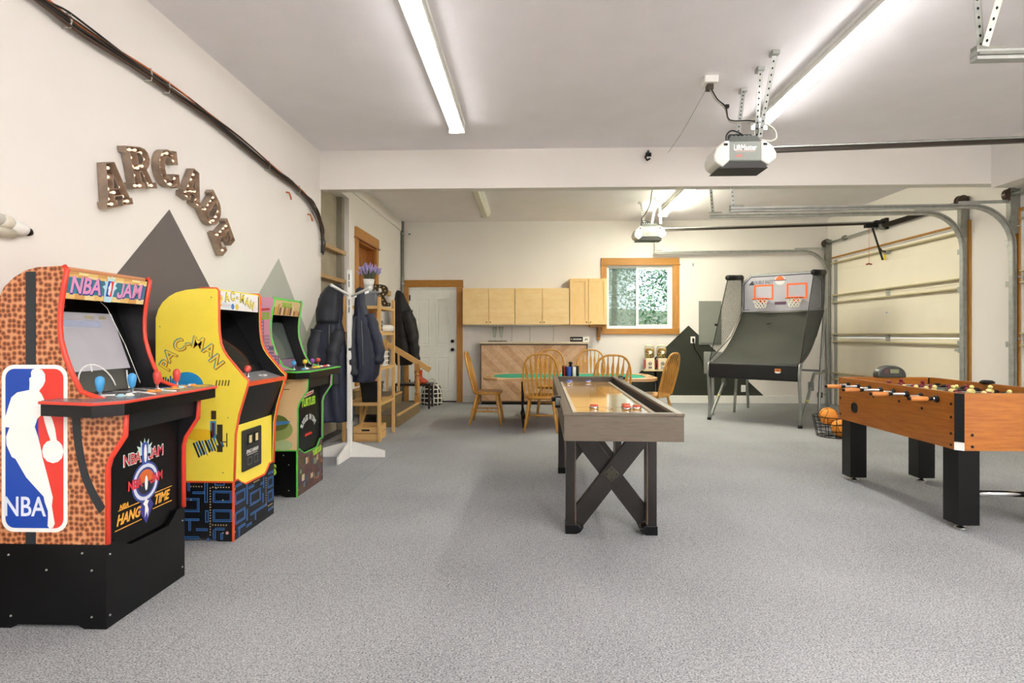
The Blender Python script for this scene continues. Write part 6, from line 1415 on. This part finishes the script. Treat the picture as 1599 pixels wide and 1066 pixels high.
jb2 = thing('ceiling_outlet', 'white ceiling outlet box with dark cord feeding the smaller opener', 'outlet', (1.62, 7.6, ZC))
MB().box(-.05, .05, -.05, .05, -.05, 0).build('box', WHP, jb2, bevel=.004)
run(jb2, 'cord', [(1.62, 7.6, 3.18), (1.62, 7.7, 3.1), (1.64, 7.9, 3.0), (1.62, 8.1, 2.92), (1.60, 8.3, 2.88), (1.65, 8.42, 2.86), (1.72, 8.46, 2.86)], .006, M_BLKM, (1.62, 7.6, ZC))
ta = o2_; TA = Vector((4.98 - 1.745, 0, 2.80 - 2.59))
_n0 = len(bpy.data.objects); _before = set(bpy.data.objects)
MB().box(-.09, .09, -.03, .03, -.03, .02).build('trolley', M_BLACK, ta); perforated(ta, (.02, 0, -.03), (.18, .02, -.50), .03, 'arm', m=mat('arm_dark', '#3a342a', .45, .4))
MB().tube([(.12, 0, -.32), (.15, -.01, -.37), (.21, -.02, -.385)], .012, 8).build('curved_arm', mat('arm_dark', '#3a342a', .45, .4), ta, True); MB().box(.20, .245, -.06, .03, -.41, -.36).build('door_bracket', M_STEEL, ta)
MB().tube([(-.03, 0, -.03), (-.03, 0, -.55)], .003, 5).build('pull_cord', CBO, ta); MB().tube([(-.07, 0, -.565), (-.03, 0, -.555), (.01, 0, -.565)], .011, 8).build('pull_handle', mat('handle_red', '#8a2a20', .4), ta, True)
for q in set(bpy.data.objects) - _before:
    if q.parent == ta: q.data.transform(Matrix.Translation(TA))
    elif q.parent and q.parent.parent == ta: q.data.transform(Matrix.Translation(TA))
hb_ = thing('header_bracket', 'dark header bracket joining opener rail to the wall above the far garage door', 'bracket', (5.13, 8.5, 2.845))
MB().box(-.10, .02, -.035, .035, -.03, .03).box(.02, .068, -.06, .06, -.10, .06).build('bracket', M_BLACK, hb_)
# extra white perforated brace on the near track hanger
pbk = thing('track_brace', 'white perforated diagonal brace on the track hanger at the top right', 'brace', (2.2, 2.84, 2.59))
perforated(pbk, (.0, -.01, .01), (.13, -.10, ZC - 2.59), .034, 'brace', .05, mat('strap_white', '#d6d8cc', .45, .2))
hk = thing('beam_hook', 'small black hook fixed on the front of the beam near its middle', 'hook', (1.27, 6.2, 3.13))
MB().tube([(0, -.002, .06), (-.01, -.03, .03), (-.04, -.04, -.02), (-.02, -.04, -.05), (.01, -.03, -.03)], .012, 8).build('hook', M_BLACK, hk, True); MB().box(-.03, .03, -.012, 0, .0, .04).build('plate', M_BLACK, hk)
pe = thing('photo_eye', 'black safety sensor low beside the far track of the far garage door', 'sensor', (5.0, 10.02, .12))
MB().box(-.03, .03, -.04, .03, 0, .09).build('housing', M_BLACK, pe, bevel=.006); MB().cyl((0, -.04, .05), (0, -.055, .05), .018, n=12).build('lens', M_GREY, pe, True); MB().bar((0, .0, .05), (.16, .0, .05), .02, .01).build('arm', M_STEELD, pe)

# ------------------------------------------------------------------ outdoors, seen through the window
hill = MB(); n = 10
vs = [(-6 + 16 * i / n, 10.6 + 12 * j / n, -.4 + 2.6 * (j / n) ** 1.2 + .15 * math.sin(3 * i + j)) for j in range(n + 1) for i in range(n + 1)]
hill.add(vs, [(j * (n + 1) + i, j * (n + 1) + i + 1, (j + 1) * (n + 1) + i + 1, (j + 1) * (n + 1) + i) for j in range(n) for i in range(n)])
struct(hill.build('hillside', mat('hill_earth', '#7d8268', .95, var=.35, scale=6), smooth=True))
def leafmat(name, c): return mat(name, c, .6, var=.35, scale=5)
def tree(name, label, x, y, z, h, rad, cols, seed, conifer):
    random.seed(seed); t = thing(name, label, 'tree', (x, y, z), 0, 'trees outside the window')
    MB().tube([(0, 0, 0), (.03, 0, h * .5), (0, .02, h * .95)], [.09, .06, .02], 8).build('trunk', wood('bark', '#4a3c2c', '#6a5842', (10, 10, 2), .9), t, True)
    for ci, c in enumerate(cols):
        m = MB()
        for i in range(2600):
            u = random.random() ** .8
            if conifer:
                zz = h * (.08 + .9 * u); r_ = rad * (1.05 - u) * math.sqrt(random.random()); a = random.random() * 2 * PI
                zz -= .25 * r_
            else:
                th = random.random() * 2 * PI; ph = math.acos(2 * random.random() - 1); q = random.random() ** .4
                r_ = rad * q * math.sin(ph); a = th; zz = h * .55 + h * .45 * q * math.cos(ph)
            p = Vector((r_ * math.cos(a), r_ * math.sin(a), zz)); s = random.uniform(.025, .07)
            d = Vector((random.uniform(-1, 1), random.uniform(-1, 1), random.uniform(-.7, .3))).normalized(); e = d.cross(Vector((random.uniform(-1, 1), random.uniform(-1, 1), 1))).normalized()
            m.add([p - d * s, p + e * s * .35, p + d * s, p - e * s * .35], [(0, 1, 2, 3)])
        m.build('foliage', leafmat('leaf_' + c[1:], c), t)['kind'] = 'stuff'
tree('conifer', 'bright green conifer outside, filling the right pane of the window', 3.3, 13.2, .2, 4.4, 1.3, ('#5f8f5a', '#88b878', '#3f6a44'), 31, True)
tree('conifer', 'dark green conifer outside, behind the window mullion', 2.2, 15.2, .9, 4.6, 1.5, ('#4e7a52', '#345a3c', '#6f9a70'), 32, True)
tree('shrub', 'pale green shrub outside, low in the left window pane', 2.1, 12.4, -.1, 1.5, .8, ('#7fae78', '#a8cc9c'), 33, False)
tree('shrub', 'grey green thicket outside, upper left in the window', 1.6, 16.5, 1.4, 3.6, 1.8, ('#6a8a78', '#4a6a58', '#8aa898'), 34, False)
tree('shrub', 'leafy bush outside, low in the right window pane', 3.6, 12.0, -.1, 1.6, .7, ('#6fa05e', '#9cc88a'), 35, False)
